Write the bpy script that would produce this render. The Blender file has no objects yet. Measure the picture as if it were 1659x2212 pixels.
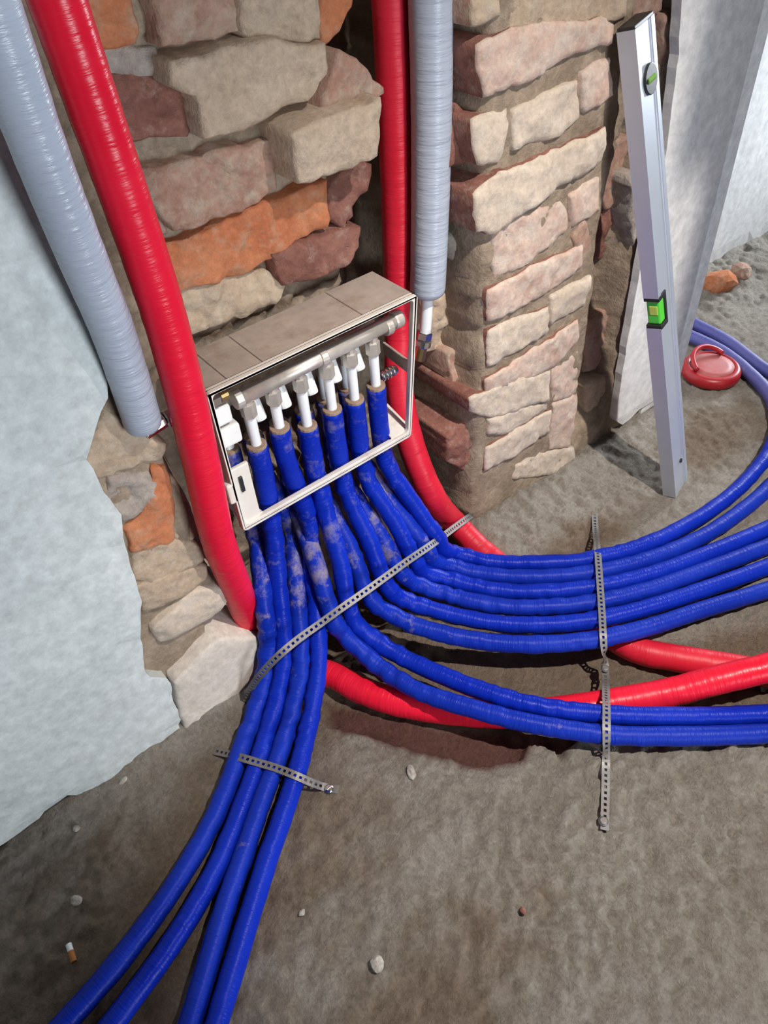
# Heating manifold in a chased brick wall on a building site
import bpy, bmesh, math, random
import numpy as np
from mathutils import Vector, Matrix
from mathutils.geometry import delaunay_2d_cdt

S = bpy.context.scene
COL = S.collection

# ------------------------------------------------------------------ camera, light, exposure
cam_d = bpy.data.cameras.new('camera')
cam = bpy.data.objects.new('camera', cam_d)
COL.objects.link(cam)
right, up, back = [Vector(v) for v in [[0.774741, -0.629386, -0.060415], [0.477962, 0.520422, 0.707611], [-0.413919, -0.577091, 0.704015]]]
cam.matrix_world = Matrix(((right.x, up.x, back.x, 0.0), (right.y, up.y, back.y, -0.675),
                           (right.z, up.z, back.z, 1.0), (0, 0, 0, 1)))
cam_d.sensor_fit = 'VERTICAL'
cam_d.sensor_height = 24.0
cam_d.lens = 1650.0 / 2212.0 * 24.0
cam_d.clip_start = 0.01
S.camera = cam

world = bpy.data.worlds.new('world')
S.world = world
world.use_nodes = True
world.node_tree.nodes['Background'].inputs[0].default_value = (0.95, 0.93, 1.0, 1)
world.node_tree.nodes['Background'].inputs[1].default_value = 0.065

def area_light(name, loc, target, energy, size, color, size_y=None):
    d = bpy.data.lights.new(name, 'AREA')
    d.energy = energy
    d.size = size
    d.color = color
    if size_y:
        d.shape = 'RECTANGLE'
        d.size_y = size_y
    o = bpy.data.objects.new(name, d)
    o.location = loc
    o.rotation_euler = (Vector(target) - Vector(loc)).to_track_quat('-Z', 'Y').to_euler()
    COL.objects.link(o)
    return o

# a bare work lamp to the right of the photographer, and a window further back on the left
lamp_d = bpy.data.lights.new('work_lamp', 'SPOT')
lamp_d.energy = 208
lamp_d.color = (1.0, 0.93, 0.86)
lamp_d.shadow_soft_size = 0.018
lamp_d.spot_size = math.radians(68)
lamp_d.spot_blend = 1.0
lamp = bpy.data.objects.new('work_lamp', lamp_d)
lamp.location = (0.69, -0.95, 1.75)
LAMP_AIM = Vector((0.74, -0.36, 0.0))
lamp.rotation_euler = (LAMP_AIM - lamp.location).to_track_quat('-Z', 'Y').to_euler()
COL.objects.link(lamp)
win = area_light('window_light', (0.40, -2.4, 0.66), (0.0, 0.0, 0.70), 10.0, 0.8, (0.86, 0.93, 1.0), 0.9)
win.data.spread = math.radians(70)
# daylight of the next room, round the end of the wall
nxt = area_light('next_room_light', (2.95, 0.0, 0.72), (1.80, 0.257, 0.45), 11, 0.22, (0.86, 0.93, 1.0), 0.6)
nxt.data.spread = math.radians(62)

S.view_settings.view_transform = 'Standard'
S.view_settings.look = 'None'
S.view_settings.gamma = 1.0
S.view_settings.use_curve_mapping = False
S.view_settings.exposure = -0.33

# ------------------------------------------------------------------ helpers
def noise3(p, seed=0):
    """vectorised value noise, p (N,3) -> -1..1"""
    p = np.asarray(p, float)
    i = np.floor(p).astype(np.int64)
    f = p - i
    f = f * f * (3 - 2 * f)
    def h(ix, iy, iz):
        n = (ix * 374761393 + iy * 668265263 + iz * 2147483647 + seed * 1274126177) & 0xffffffff
        n = ((n ^ (n >> 13)) * 1274126177) & 0xffffffff
        n = n ^ (n >> 16)
        return (n & 0xffff) / 32767.5 - 1.0
    r = 0
    for dx in (0, 1):
        for dy in (0, 1):
            for dz in (0, 1):
                w = (f[:, 0] if dx else 1 - f[:, 0]) * (f[:, 1] if dy else 1 - f[:, 1]) * (f[:, 2] if dz else 1 - f[:, 2])
                r = r + w * h(i[:, 0] + dx, i[:, 1] + dy, i[:, 2] + dz)
    return r

def fbm(p, octaves=4, seed=0):
    p = np.asarray(p, float)
    r, a, t = 0, 1.0, 0
    for k in range(octaves):
        r = r + a * noise3(p * (2.03 ** k) + 17.3 * k, seed + k)
        t += a
        a *= 0.5
    return r / t

def link(name, me, parent=None):
    o = bpy.data.objects.new(name, me)
    COL.objects.link(o)
    if parent is not None:
        o.parent = parent
    return o

def mesh(name, verts, faces, mat, parent=None, smooth=False, uvs=None):
    me = bpy.data.meshes.new(name)
    me.from_pydata([tuple(map(float, v)) for v in verts], [], faces)
    if mat:
        me.materials.append(mat)
    if smooth:
        me.polygons.foreach_set('use_smooth', [True] * len(me.polygons))
    if uvs is not None:
        ul = me.uv_layers.new(name='UVMap')
        vi = np.empty(len(me.loops), dtype=np.int32)
        me.loops.foreach_get('vertex_index', vi)
        ul.data.foreach_set('uv', np.asarray(uvs, dtype=np.float32)[vi].ravel())
    me.update()
    return link(name, me, parent)

def bm_obj(name, bm, mat, parent=None, smooth=False):
    bmesh.ops.recalc_face_normals(bm, faces=bm.faces)
    me = bpy.data.meshes.new(name)
    bm.to_mesh(me)
    bm.free()
    me.materials.append(mat)
    if smooth:
        me.polygons.foreach_set('use_smooth', [True] * len(me.polygons))
    return link(name, me, parent)

def tag(o, label, cat=None, group=None):
    o['label'] = label
    if cat:
        o['category'] = cat
    if group:
        o['group'] = group
    return o

def struct(o, label):
    o['kind'] = 'structure'
    o['label'] = label
    return o

def thing(name, label, cat, loc, group=None):
    o = bpy.data.objects.new(name, None)
    o.empty_display_size = 0.02
    COL.objects.link(o)
    o.location = loc
    return tag(o, label, cat, group)

def keep(o):
    """parts are modelled in world coordinates: undo the parent's offset"""
    if o.parent is not None:
        o.matrix_parent_inverse = Matrix.Translation(-Vector(o.parent.location))
    return o

def box_bm(bm, lo, hi, bev=0.0, mtx=None, segs=2):
    g = bmesh.ops.create_cube(bm, size=1.0)
    vs = g['verts']
    for v in vs:
        v.co = Vector(((lo[k] + hi[k]) / 2 + v.co[k] * (hi[k] - lo[k])) for k in range(3))
    if bev:
        es = list({e for v in vs for e in v.link_edges})
        r = bmesh.ops.bevel(bm, geom=es, offset=bev, segments=segs, profile=0.5, affect='EDGES')
        vs = list({v for f in r['faces'] for v in f.verts} | {v for v in vs if v.is_valid})
    if mtx is not None:
        bmesh.ops.transform(bm, matrix=mtx, verts=vs)
    return vs

def cyl_bm(bm, a, b, r, r2=None, seg=20, bev=0.0):
    a, b = Vector(a), Vector(b)
    d = b - a
    g = bmesh.ops.create_cone(bm, cap_ends=True, segments=seg, radius1=r, radius2=r if r2 is None else r2, depth=d.length)
    vs = g['verts']
    if bev:
        es = [e for e in {e for v in vs for e in v.link_edges} if abs(e.verts[0].co.z - e.verts[1].co.z) < 1e-6]
        rr = bmesh.ops.bevel(bm, geom=es, offset=bev, segments=2, profile=0.5, affect='EDGES')
        vs = list({v for f in rr['faces'] for v in f.verts} | {v for v in vs if v.is_valid})
    m = Matrix.Translation((a + b) / 2) @ d.to_track_quat('Z', 'Y').to_matrix().to_4x4()
    bmesh.ops.transform(bm, matrix=m, verts=vs)
    return vs

def spline(pts, step):
    """centripetal-ish Catmull-Rom through pts, resampled at even steps"""
    P = [np.array(p, float) for p in pts]
    P = [2 * P[0] - P[1]] + P + [2 * P[-1] - P[-2]]
    out = []
    for k in range(1, len(P) - 2):
        p0, p1, p2, p3 = P[k - 1:k + 3]
        t0 = 0.0
        t1 = t0 + max(np.linalg.norm(p1 - p0), 1e-6) ** 0.5
        t2 = t1 + max(np.linalg.norm(p2 - p1), 1e-6) ** 0.5
        t3 = t2 + max(np.linalg.norm(p3 - p2), 1e-6) ** 0.5
        n = 24
        for j in range(n):
            t = t1 + (t2 - t1) * j / n
            a1 = (t1 - t) / (t1 - t0) * p0 + (t - t0) / (t1 - t0) * p1
            a2 = (t2 - t) / (t2 - t1) * p1 + (t - t1) / (t2 - t1) * p2
            a3 = (t3 - t) / (t3 - t2) * p2 + (t - t2) / (t3 - t2) * p3
            b1 = (t2 - t) / (t2 - t0) * a1 + (t - t0) / (t2 - t0) * a2
            b2 = (t3 - t) / (t3 - t1) * a2 + (t - t1) / (t3 - t1) * a3
            out.append((t2 - t) / (t2 - t1) * b1 + (t - t1) / (t2 - t1) * b2)
    out.append(P[-2])
    out = np.array(out)
    for _ in range(6):                       # light smoothing of the joints
        out[1:-1] = 0.25 * out[:-2] + 0.5 * out[1:-1] + 0.25 * out[2:]
    d = np.r_[0, np.cumsum(np.linalg.norm(np.diff(out, axis=0), axis=1))]
    n = max(2, int(d[-1] / step) + 1)
    q = np.linspace(0, d[-1], n)
    return np.stack([np.interp(q, d, out[:, k]) for k in range(3)], axis=1), q

def onward(pts, d=0.9):
    """let a pipe run on straight past the last traced point"""
    a, b = Vector(pts[-2]), Vector(pts[-1])
    v = b - a
    v.z = 0
    return list(pts) + [tuple(b + v.normalized() * d * k / 3) for k in (1, 2, 3)]

def tube(name, pts, r, mat, parent=None, seg=18, step=0.006, wrinkle=0.02, seed=0, round_end=False, bend_wrinkle=0.0, hollow=0.0):
    C, q = spline(pts, step)
    n = len(C)
    T = np.gradient(C, axis=0)
    T /= np.linalg.norm(T, axis=1)[:, None]
    u = np.cross(T[0], [0.3, 0.5, 0.8])
    u /= np.linalg.norm(u)
    U = []
    for k in range(n):
        u = u - T[k] * np.dot(u, T[k])
        u = u / np.linalg.norm(u)
        U.append(u)
    U = np.array(U)
    V = np.cross(T, U)
    cur = np.linalg.norm(np.gradient(T, axis=0), axis=1) / step
    cur = np.convolve(cur, np.ones(9) / 9, mode='full')[4:4 + n]
    a = np.arange(seg) * 2 * math.pi / seg
    ca, sa = np.cos(a), np.sin(a)
    dirs = U[:, None, :] * ca[None, :, None] + V[:, None, :] * sa[None, :, None]
    qq = np.repeat(q[:, None], seg, 1)
    nz = noise3(np.stack([(qq * 105 + 0.7 * ca[None, :]).ravel(), (sa[None, :] * 0.9 + 0 * qq).ravel(), (ca[None, :] * 0.9 + 0 * qq).ravel()], 1) + 31.7 * seed, 5).reshape(n, seg)
    low = noise3(np.stack([(qq * 18).ravel(), (sa[None, :] * 0.8 + 0 * qq).ravel(), (ca[None, :] * 0.8 + 0 * qq).ravel()], 1) + 13.1 * seed, 9).reshape(n, seg)
    amp = wrinkle + bend_wrinkle * np.clip(cur / 5.0, 0, 1)[:, None]
    R = r * (1 + amp * nz + 0.6 * wrinkle * low)
    if round_end:                                        # soft shoulders on both cut ends
        e = np.minimum(q, q[-1] - q)
        k_ = np.clip(e / (0.5 * r), 0, 1)
        R *= (0.72 + 0.28 * np.sqrt(1 - (1 - k_) ** 2))[:, None]
    vts = (C[:, None, :] + dirs * R[:, :, None]).reshape(-1, 3)
    uv = np.stack([(qq / (2 * math.pi * r)).ravel(), (np.repeat((a / (2 * math.pi))[None, :], n, 0)).ravel()], 1)
    F = []
    for k in range(n - 1):
        for j in range(seg):
            j2 = (j + 1) % seg
            F.append((k * seg + j, k * seg + j2, (k + 1) * seg + j2, (k + 1) * seg + j))
    F.append(tuple(range(seg))[::-1])
    F.append(tuple((n - 1) * seg + j for j in range(seg)))
    vts, uv = list(vts), list(uv)
    o = mesh(name, vts, F, mat, parent, True, uv)
    return keep(o)

# ------------------------------------------------------------------ materials
def nodes(name):
    m = bpy.data.materials.new(name)
    m.use_nodes = True
    nt = m.node_tree
    return m, nt, nt.nodes['Principled BSDF'], nt.nodes, nt.links

def ramp(N, stops):
    r = N.new('ShaderNodeValToRGB')
    while len(r.color_ramp.elements) < len(stops):
        r.color_ramp.elements.new(0.5)
    for e, (p, c) in zip(r.color_ramp.elements, stops):
        e.position = p
        e.color = (c[0], c[1], c[2], 1) if not isinstance(c, float) else (c, c, c, 1)
    return r

def tex(N, L, kind, scale, detail=5, rough=0.6, coord='Object', vec=None):
    t = N.new('ShaderNodeTexNoise' if kind == 'noise' else 'ShaderNodeTexVoronoi')
    t.inputs['Scale'].default_value = scale
    if kind == 'noise':
        t.inputs['Detail'].default_value = detail
        t.inputs['Roughness'].default_value = rough
    if vec is None:
        c = N.new('ShaderNodeTexCoord')
        vec = c.outputs[coord]
    L.new(vec, t.inputs['Vector'])
    return t

def mixc(N, L, fac, a, b):
    m = N.new('ShaderNodeMix')
    m.data_type = 'RGBA'
    for s, v in ((m.inputs['Factor'], fac), (m.inputs['A'], a), (m.inputs['B'], b)):
        if hasattr(v, 'is_linked'):
            L.new(v, s)
        elif isinstance(v, (int, float)):
            s.default_value = v
        else:
            s.default_value = (v[0], v[1], v[2], 1)
    return m.outputs['Result']

def bump(N, L, b, h, strength, dist):
    n = N.new('ShaderNodeBump')
    n.inputs['Strength'].default_value = strength
    n.inputs['Distance'].default_value = dist
    L.new(h, n.inputs['Height'])
    L.new(n.outputs['Normal'], b.inputs['Normal'])
    return n

def mineral(name, c1, c2, dust, dust_amt=0.5, scale=18, fine=140, bstr=0.5, rough=0.95):
    m, nt, b, N, L = nodes(name)
    t1 = tex(N, L, 'noise', scale, 6, 0.65)
    r1 = ramp(N, [(0.32, c1), (0.68, c2)])
    L.new(t1.outputs['Fac'], r1.inputs['Fac'])
    t2 = tex(N, L, 'noise', scale * 2.3, 5, 0.7)
    r2 = ramp(N, [(0.62 - dust_amt * 0.3, 0.0), (0.85 - dust_amt * 0.3, 1.0)])
    L.new(t2.outputs['Fac'], r2.inputs['Fac'])
    c = mixc(N, L, r2.outputs['Color'], r1.outputs['Color'], dust)
    t3 = tex(N, L, 'noise', fine, 6, 0.7)
    r3 = ramp(N, [(0.3, 0.78), (0.7, 1.14)])
    L.new(t3.outputs['Fac'], r3.inputs['Fac'])
    mm = N.new('ShaderNodeMix')
    mm.data_type = 'RGBA'
    mm.blend_type = 'MULTIPLY'
    mm.inputs['Factor'].default_value = 1.0
    L.new(c, mm.inputs['A'])
    L.new(r3.outputs['Color'], mm.inputs['B'])
    L.new(mm.outputs['Result'], b.inputs['Base Color'])
    b.inputs['Roughness'].default_value = rough
    b.inputs['Specular IOR Level'].default_value = 0.15
    bump(N, L, b, t3.outputs['Fac'], bstr, 0.004)
    return m

def foam(name, col, col2, rough=0.38, dust=None, dust_lo=0.62, bstr=0.35, spec=0.5, splash=0.0):
    """plastic-skinned pipe insulation with fine wrinkles across the pipe"""
    m, nt, b, N, L = nodes(name)
    uv = N.new('ShaderNodeTexCoord')
    mp = N.new('ShaderNodeMapping')
    mp.inputs['Scale'].default_value = (20.0, 2.2, 1.0)
    L.new(uv.outputs['UV'], mp.inputs['Vector'])
    t1 = tex(N, L, 'noise', 1.0, 4, 0.6, vec=mp.outputs['Vector'])
    t2 = tex(N, L, 'noise', 9, 4, 0.6)
    r = ramp(N, [(0.3, col), (0.75, col2)])
    L.new(t2.outputs['Fac'], r.inputs['Fac'])
    c = r.outputs['Color']
    rr = ramp(N, [(0.3, rough * 0.8), (0.8, min(1.0, rough * 1.35))])
    L.new(t2.outputs['Fac'], rr.inputs['Fac'])
    L.new(rr.outputs['Color'], b.inputs['Roughness'])
    if dust:
        t3 = tex(N, L, 'noise', 26, 6, 0.7)
        r3 = ramp(N, [(dust_lo - 0.04, 0.0), (dust_lo + 0.12, 0.85)])
        src = t3.outputs['Fac']
        if splash:                               # mortar splashes on the stretch next to the wall
            sx = N.new('ShaderNodeSeparateXYZ')
            tc = N.new('ShaderNodeTexCoord')
            L.new(tc.outputs['Object'], sx.inputs['Vector'])
            mr = N.new('ShaderNodeMapRange')
            mr.inputs['From Min'].default_value = 0.03
            mr.inputs['From Max'].default_value = 0.20
            mr.inputs['To Max'].default_value = splash
            L.new(sx.outputs['Z'], mr.inputs['Value'])
            ad = N.new('ShaderNodeMath')
            L.new(src, ad.inputs[0])
            L.new(mr.outputs['Result'], ad.inputs[1])
            src = ad.outputs['Value']
        L.new(src, r3.inputs['Fac'])
        c = mixc(N, L, r3.outputs['Color'], c, dust)
    L.new(c, b.inputs['Base Color'])
    b.inputs['Specular IOR Level'].default_value = spec
    bump(N, L, b, t1.outputs['Fac'], bstr, 0.003)
    return m

def plain(name, col, rough=0.4, metal=0.0, var=0.12, scale=40, bstr=0.05, dust=None, dust_lo=0.55, spec=0.5):
    m, nt, b, N, L = nodes(name)
    t = tex(N, L, 'noise', scale, 5, 0.65)
    r = ramp(N, [(0.3, tuple(v * (1 - var) for v in col)), (0.7, tuple(min(1, v * (1 + var)) for v in col))])
    L.new(t.outputs['Fac'], r.inputs['Fac'])
    c = r.outputs['Color']
    if dust:
        t3 = tex(N, L, 'noise', scale * 0.6, 6, 0.7)
        r3 = ramp(N, [(dust_lo - 0.1, 0.0), (dust_lo + 0.15, 1.0)])
        L.new(t3.outputs['Fac'], r3.inputs['Fac'])
        c = mixc(N, L, r3.outputs['Color'], c, dust)
    L.new(c, b.inputs['Base Color'])
    b.inputs['Roughness'].default_value = rough
    b.inputs['Metallic'].default_value = metal
    b.inputs['Specular IOR Level'].default_value = spec
    bump(N, L, b, t.outputs['Fac'], bstr, 0.002)
    return m

MORTAR = mineral('mortar', (0.225, 0.17, 0.12), (0.39, 0.305, 0.225), (0.42, 0.33, 0.25), 0.5, 14, 120, 0.9)
BR = {
    'cream': mineral('cream_brick', (0.52, 0.43, 0.34), (0.63, 0.52, 0.42), (0.60, 0.52, 0.44), 0.5, 16, 120, 0.45),
    'pink': mineral('pink_brick', (0.50, 0.33, 0.26), (0.62, 0.45, 0.37), (0.60, 0.50, 0.42), 0.75, 16, 120, 0.45),
    'rose': mineral('rose_brick', (0.34, 0.185, 0.135), (0.45, 0.285, 0.22), (0.45, 0.35, 0.27), 0.6, 18, 120, 0.6),
    'orange': mineral('orange_brick', (0.48, 0.16, 0.075), (0.58, 0.235, 0.115), (0.48, 0.29, 0.19), 0.42, 18, 130, 0.6),
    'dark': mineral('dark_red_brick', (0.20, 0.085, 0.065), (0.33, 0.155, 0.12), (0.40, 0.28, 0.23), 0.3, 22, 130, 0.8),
    'sand': mineral('sandy_brick', (0.46, 0.355, 0.255), (0.58, 0.465, 0.36), (0.50, 0.39, 0.29), 0.55, 18, 130, 0.7),
    'pale': mineral('painted_brick', (0.60, 0.53, 0.46), (0.70, 0.63, 0.55), (0.64, 0.57, 0.50), 0.5, 12, 90, 0.3),
    'tan': mineral('tan_brick', (0.42, 0.31, 0.22), (0.52, 0.40, 0.29), (0.52, 0.43, 0.33), 0.5, 16, 120, 0.6),
    'grey': mineral('grey_mortared_brick', (0.28, 0.24, 0.21), (0.45, 0.38, 0.33), (0.46, 0.40, 0.34), 0.5, 20, 120, 0.8),
}
PLASTER = mineral('grey_plaster', (0.52, 0.555, 0.55), (0.64, 0.675, 0.665), (0.60, 0.63, 0.61), 0.35, 7, 60, 0.25, 0.9)
WHITE = mineral('white_paint', (0.84, 0.84, 0.83), (0.88, 0.88, 0.87), (0.86, 0.86, 0.84), 0.3, 5, 50, 0.06, 0.7)
RED = foam('red_foam_skin', (0.68, 0.007, 0.028), (0.78, 0.016, 0.048), 0.30, None, bstr=0.45, spec=0.28)
REDDUSTY = foam('dusty_red_foam_skin', (0.55, 0.010, 0.028), (0.65, 0.022, 0.048), 0.42, (0.42, 0.09, 0.085), 0.66, bstr=0.40, spec=0.28)
BLUE = foam('blue_foam_skin', (0.003, 0.017, 0.33), (0.005, 0.028, 0.42), 0.34, (0.18, 0.17, 0.29), 0.73, bstr=0.45, splash=0.14, spec=0.14)
BLUEDIRT = foam('muddy_blue_foam_skin', (0.004, 0.020, 0.31), (0.008, 0.034, 0.41), 0.38, (0.27, 0.23, 0.26), 0.70, bstr=0.45, splash=0.20, spec=0.14)
BLUEFAR = foam('purple_blue_foam_skin', (0.055, 0.058, 0.26), (0.10, 0.10, 0.30), 0.5, (0.16, 0.15, 0.26), 0.60, bstr=0.30)  # greyer purple blue for the far stretch of the two looping pipes
GREYFOAM = foam('grey_foam_skin', (0.37, 0.41, 0.49), (0.45, 0.49, 0.57), 0.30, None, bstr=0.9)
TUBE = plain('white_tube', (0.80, 0.82, 0.84), 0.35, 0, 0.05, 60, 0.02)
WPLASTIC = plain('cream_plastic', (0.72, 0.68, 0.62), 0.45, 0, 0.05, 30, 0.03, (0.50, 0.42, 0.35), 0.66)
DUSTYPL = plain('dusty_plastic', (0.44, 0.375, 0.325), 0.7, 0, 0.16, 34, 0.05, (0.30, 0.215, 0.155), 0.62)
CLEANPL = plain('white_plastic', (0.82, 0.82, 0.80), 0.35, 0, 0.04, 30, 0.02)
CHROME = plain('dusty_chrome', (0.60, 0.55, 0.49), 0.40, 0.55, 0.12, 60, 0.05, (0.42, 0.34, 0.28), 0.66)
BRIGHT = plain('bright_chrome', (0.80, 0.80, 0.80), 0.16, 1.0, 0.05, 60, 0.02)
BRASS = plain('brass', (0.62, 0.43, 0.18), 0.28, 1.0, 0.12, 60, 0.04)
CUTFOAM = plain('dirty_cut_foam', (0.30, 0.21, 0.15), 0.9, 0, 0.2, 60, 0.1)
GALV = plain('galvanised_steel', (0.20, 0.195, 0.195), 0.55, 0.6, 0.2, 90, 0.05, (0.22, 0.19, 0.165), 0.55)
ALU = plain('anodised_aluminium', (0.60, 0.66, 0.76), 0.38, 0.55, 0.03, 20, 0.01)
BLACKPL = plain('black_plastic', (0.02, 0.022, 0.022), 0.4, 0, 0.1, 40, 0.02)
VIAL = plain('green_vial', (0.10, 0.62, 0.06), 0.15, 0, 0.1, 60, 0.0)
VIALDULL = plain('dull_green_vial', (0.16, 0.34, 0.06), 0.15, 0, 0.1, 60, 0.0)
BUBBLE = plain('vial_bubble', (0.50, 0.62, 0.10), 0.1, 0, 0.1, 60, 0.0)
REDLID = plain('red_plastic', (0.36, 0.012, 0.018), 0.38, 0, 0.12, 30, 0.03)
REDLIDD = plain('dusty_red_plastic', (0.42, 0.085, 0.085), 0.55, 0, 0.12, 30, 0.03, (0.36, 0.15, 0.14), 0.5)
STONE = mineral('pale_stone', (0.34, 0.31, 0.27), (0.50, 0.47, 0.42), (0.5, 0.46, 0.4), 0.4, 40, 200, 0.5)
FILTER = plain('orange_paper', (0.42, 0.16, 0.04), 0.8)

def concrete():
    m, nt, b, N, L = nodes('rough_concrete')
    t1 = tex(N, L, 'noise', 5, 6, 0.65)
    r1 = ramp(N, [(0.30, (0.36, 0.315, 0.265)), (0.70, (0.52, 0.475, 0.415))])
    L.new(t1.outputs['Fac'], r1.inputs['Fac'])
    at = N.new('ShaderNodeVertexColor')
    at.layer_name = 'soil'
    sp = N.new('ShaderNodeSeparateColor')
    L.new(at.outputs['Color'], sp.inputs['Color'])
    t2 = tex(N, L, 'noise', 22, 6, 0.7)
    dirt = ramp(N, [(0.3, (0.23, 0.165, 0.11)), (0.7, (0.33, 0.25, 0.18))])
    L.new(t2.outputs['Fac'], dirt.inputs['Fac'])
    c = mixc(N, L, sp.outputs['Red'], r1.outputs['Color'], dirt.outputs['Color'])
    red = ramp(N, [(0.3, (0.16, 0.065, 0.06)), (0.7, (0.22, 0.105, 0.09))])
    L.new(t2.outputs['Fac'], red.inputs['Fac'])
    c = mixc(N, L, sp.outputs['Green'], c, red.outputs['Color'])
    t3 = tex(N, L, 'noise', 150, 7, 0.75)
    r3 = ramp(N, [(0.3, 0.66), (0.7, 1.22)])
    L.new(t3.outputs['Fac'], r3.inputs['Fac'])
    mm = N.new('ShaderNodeMix')
    mm.data_type = 'RGBA'
    mm.blend_type = 'MULTIPLY'
    mm.inputs['Factor'].default_value = 1.0
    L.new(c, mm.inputs['A'])
    L.new(r3.outputs['Color'], mm.inputs['B'])
    L.new(mm.outputs['Result'], b.inputs['Base Color'])
    b.inputs['Roughness'].default_value = 0.95
    b.inputs['Specular IOR Level'].default_value = 0.12
    bump(N, L, b, t3.outputs['Fac'], 1.0, 0.010)
    return m
CONCRETE = concrete()

# ------------------------------------------------------------------ structure: floor
def inside(px, py, poly):
    c = np.zeros(px.shape, bool)
    n = len(poly)
    for k in range(n):
        x0, y0 = poly[k]
        x1, y1 = poly[(k + 1) % n]
        cond = ((y0 > py) != (y1 > py))
        with np.errstate(divide='ignore', invalid='ignore'):
            xi = (x1 - x0) * (py - y0) / (y1 - y0 + 1e-12) + x0
        c ^= cond & (px < xi)
    return c

def edge_dist(px, py, poly):
    d = np.full(px.shape, 1e9)
    n = len(poly)
    for k in range(n):
        ax, ay = poly[k]
        bx, by = poly[(k + 1) % n]
        vx, vy = bx - ax, by - ay
        t = np.clip(((px - ax) * vx + (py - ay) * vy) / (vx * vx + vy * vy + 1e-12), 0, 1)
        d = np.minimum(d, np.hypot(px - ax - t * vx, py - ay - t * vy))
    return d

def smooth(x, a, b):
    t = np.clip((x - a) / (b - a), 0, 1)
    return t * t * (3 - 2 * t)

LOWER = [(0.2076,0.0063), (0.2472,-0.1237), (0.2688,-0.1743), (0.3032,-0.2273), (0.3455,-0.2882), (0.3671,-0.3215), (0.4241,-0.3635), (0.4500,-0.3565), (0.4688,-0.3653), (0.4648,-0.3988), (0.4891,-0.3942), (0.5314,-0.4122), (0.7155,-0.5533), (1.1559,-0.9256), (1.4381,-0.8509), (1.0148,-0.5581), (0.8813,-0.4511), (0.7046,-0.3589), (0.6701,-0.2507), (0.6833,-0.1167), (0.6690,-0.0530), (0.6747,0.0423), (0.6961,0.1232), (0.7461,0.2638), (0.4239,0.2558)]
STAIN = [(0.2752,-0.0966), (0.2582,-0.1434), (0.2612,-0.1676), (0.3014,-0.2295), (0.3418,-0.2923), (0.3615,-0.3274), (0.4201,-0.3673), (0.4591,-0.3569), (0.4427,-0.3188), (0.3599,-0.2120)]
GRIT_C = (0.42, -0.62)

xs = np.arange(-0.9, 3.1, 0.0055)
ys = np.arange(-1.3, 0.34, 0.0052)
gx, gy = np.meshgrid(xs, ys)
px, py = gx.ravel(), gy.ravel()
jit = fbm(np.stack([px * 26, py * 26, 0 * px], 1), 4, 3)
jit2 = fbm(np.stack([px * 26 + 50, py * 26, 0 * px], 1), 4, 4)
qx, qy = px + 0.010 * jit, py + 0.010 * jit2
inl = inside(qx, qy, LOWER)
dl = np.where(inl, 1, -1) * edge_dist(qx, qy, LOWER)
z = 0.006 * fbm(np.stack([px * 7, py * 7, 0 * px], 1), 3, 1)
rough_amp = 0.0033 + 0.0052 * smooth(-np.hypot((px - 0.62) / 0.45, (py + 0.52) / 0.20), -1.2, -0.5)
z += rough_amp * (fbm(np.stack([px * 60, py * 60, 0 * px], 1), 3, 2) * (1 + 0.6 * jit) + 1.0 * noise3(np.stack([px * 104, py * 104, 0 * px], 1), 8) )
z += -0.030 * smooth(dl, -0.004, 0.012)
# broken-out pit inside the chase and the mortar heaped at the foot of the pier
z += -0.06 * smooth(px, 0.20, 0.25) * smooth(-px, -0.66, -0.60) * smooth(py, -0.055, 0.01)
z += 0.020 * np.exp(-(((px - 0.80) / 0.16) ** 2 + ((py - 0.0) / 0.05) ** 2)) * (1 + 0.8 * jit)
z += 0.022 * np.exp(-(((px - 0.08) / 0.22) ** 2 + ((py + 0.005) / 0.03) ** 2)) * (1 + 0.9 * jit)
z += 0.02 * smooth(px, 1.45, 1.7) * smooth(py, -0.05, 0.25) * (1 + jit)
z -= z[np.argmin(np.hypot(px - 1.03, py + 0.19))] * np.exp(-((px - 1.03) ** 2 + (py + 0.19) ** 2) / 0.004)
nx, ny = len(xs), len(ys)
faces = [(j * nx + i, j * nx + i + 1, (j + 1) * nx + i + 1, (j + 1) * nx + i) for j in range(ny - 1) for i in range(nx - 1)]
floor = mesh('floor', np.stack([px, py, z], 1), faces, CONCRETE, None, True)
struct(floor, 'rough grey brown concrete screed floor with dirt, broken out under the pipes')
BROWN = [(0.02, -0.22, 0.34, 0.17), (-0.30, -0.25, 0.5, 0.24), (0.10, -0.50, 0.22, 0.10), (0.80, -0.15, 0.14, 0.045), (1.22, -0.13, 0.16, 0.08)]
soil = np.zeros((len(px), 4))
for cx, cy, ax, ay in BROWN:
    soil[:, 0] = np.maximum(soil[:, 0], smooth(1.25 - np.hypot((px - cx) / ax, (py - cy) / ay) + 0.5 * jit, 0.0, 0.9) * 0.85)
soil[:, 0] = np.maximum(soil[:, 0], 0.85 * smooth(dl, -0.002, 0.01))
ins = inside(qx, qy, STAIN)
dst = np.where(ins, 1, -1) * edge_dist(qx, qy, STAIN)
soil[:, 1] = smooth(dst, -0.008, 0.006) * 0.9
soil[:, 3] = 1
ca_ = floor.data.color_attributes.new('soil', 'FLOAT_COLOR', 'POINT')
ca_.data.foreach_set('color', soil.astype(np.float32).ravel())

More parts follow.
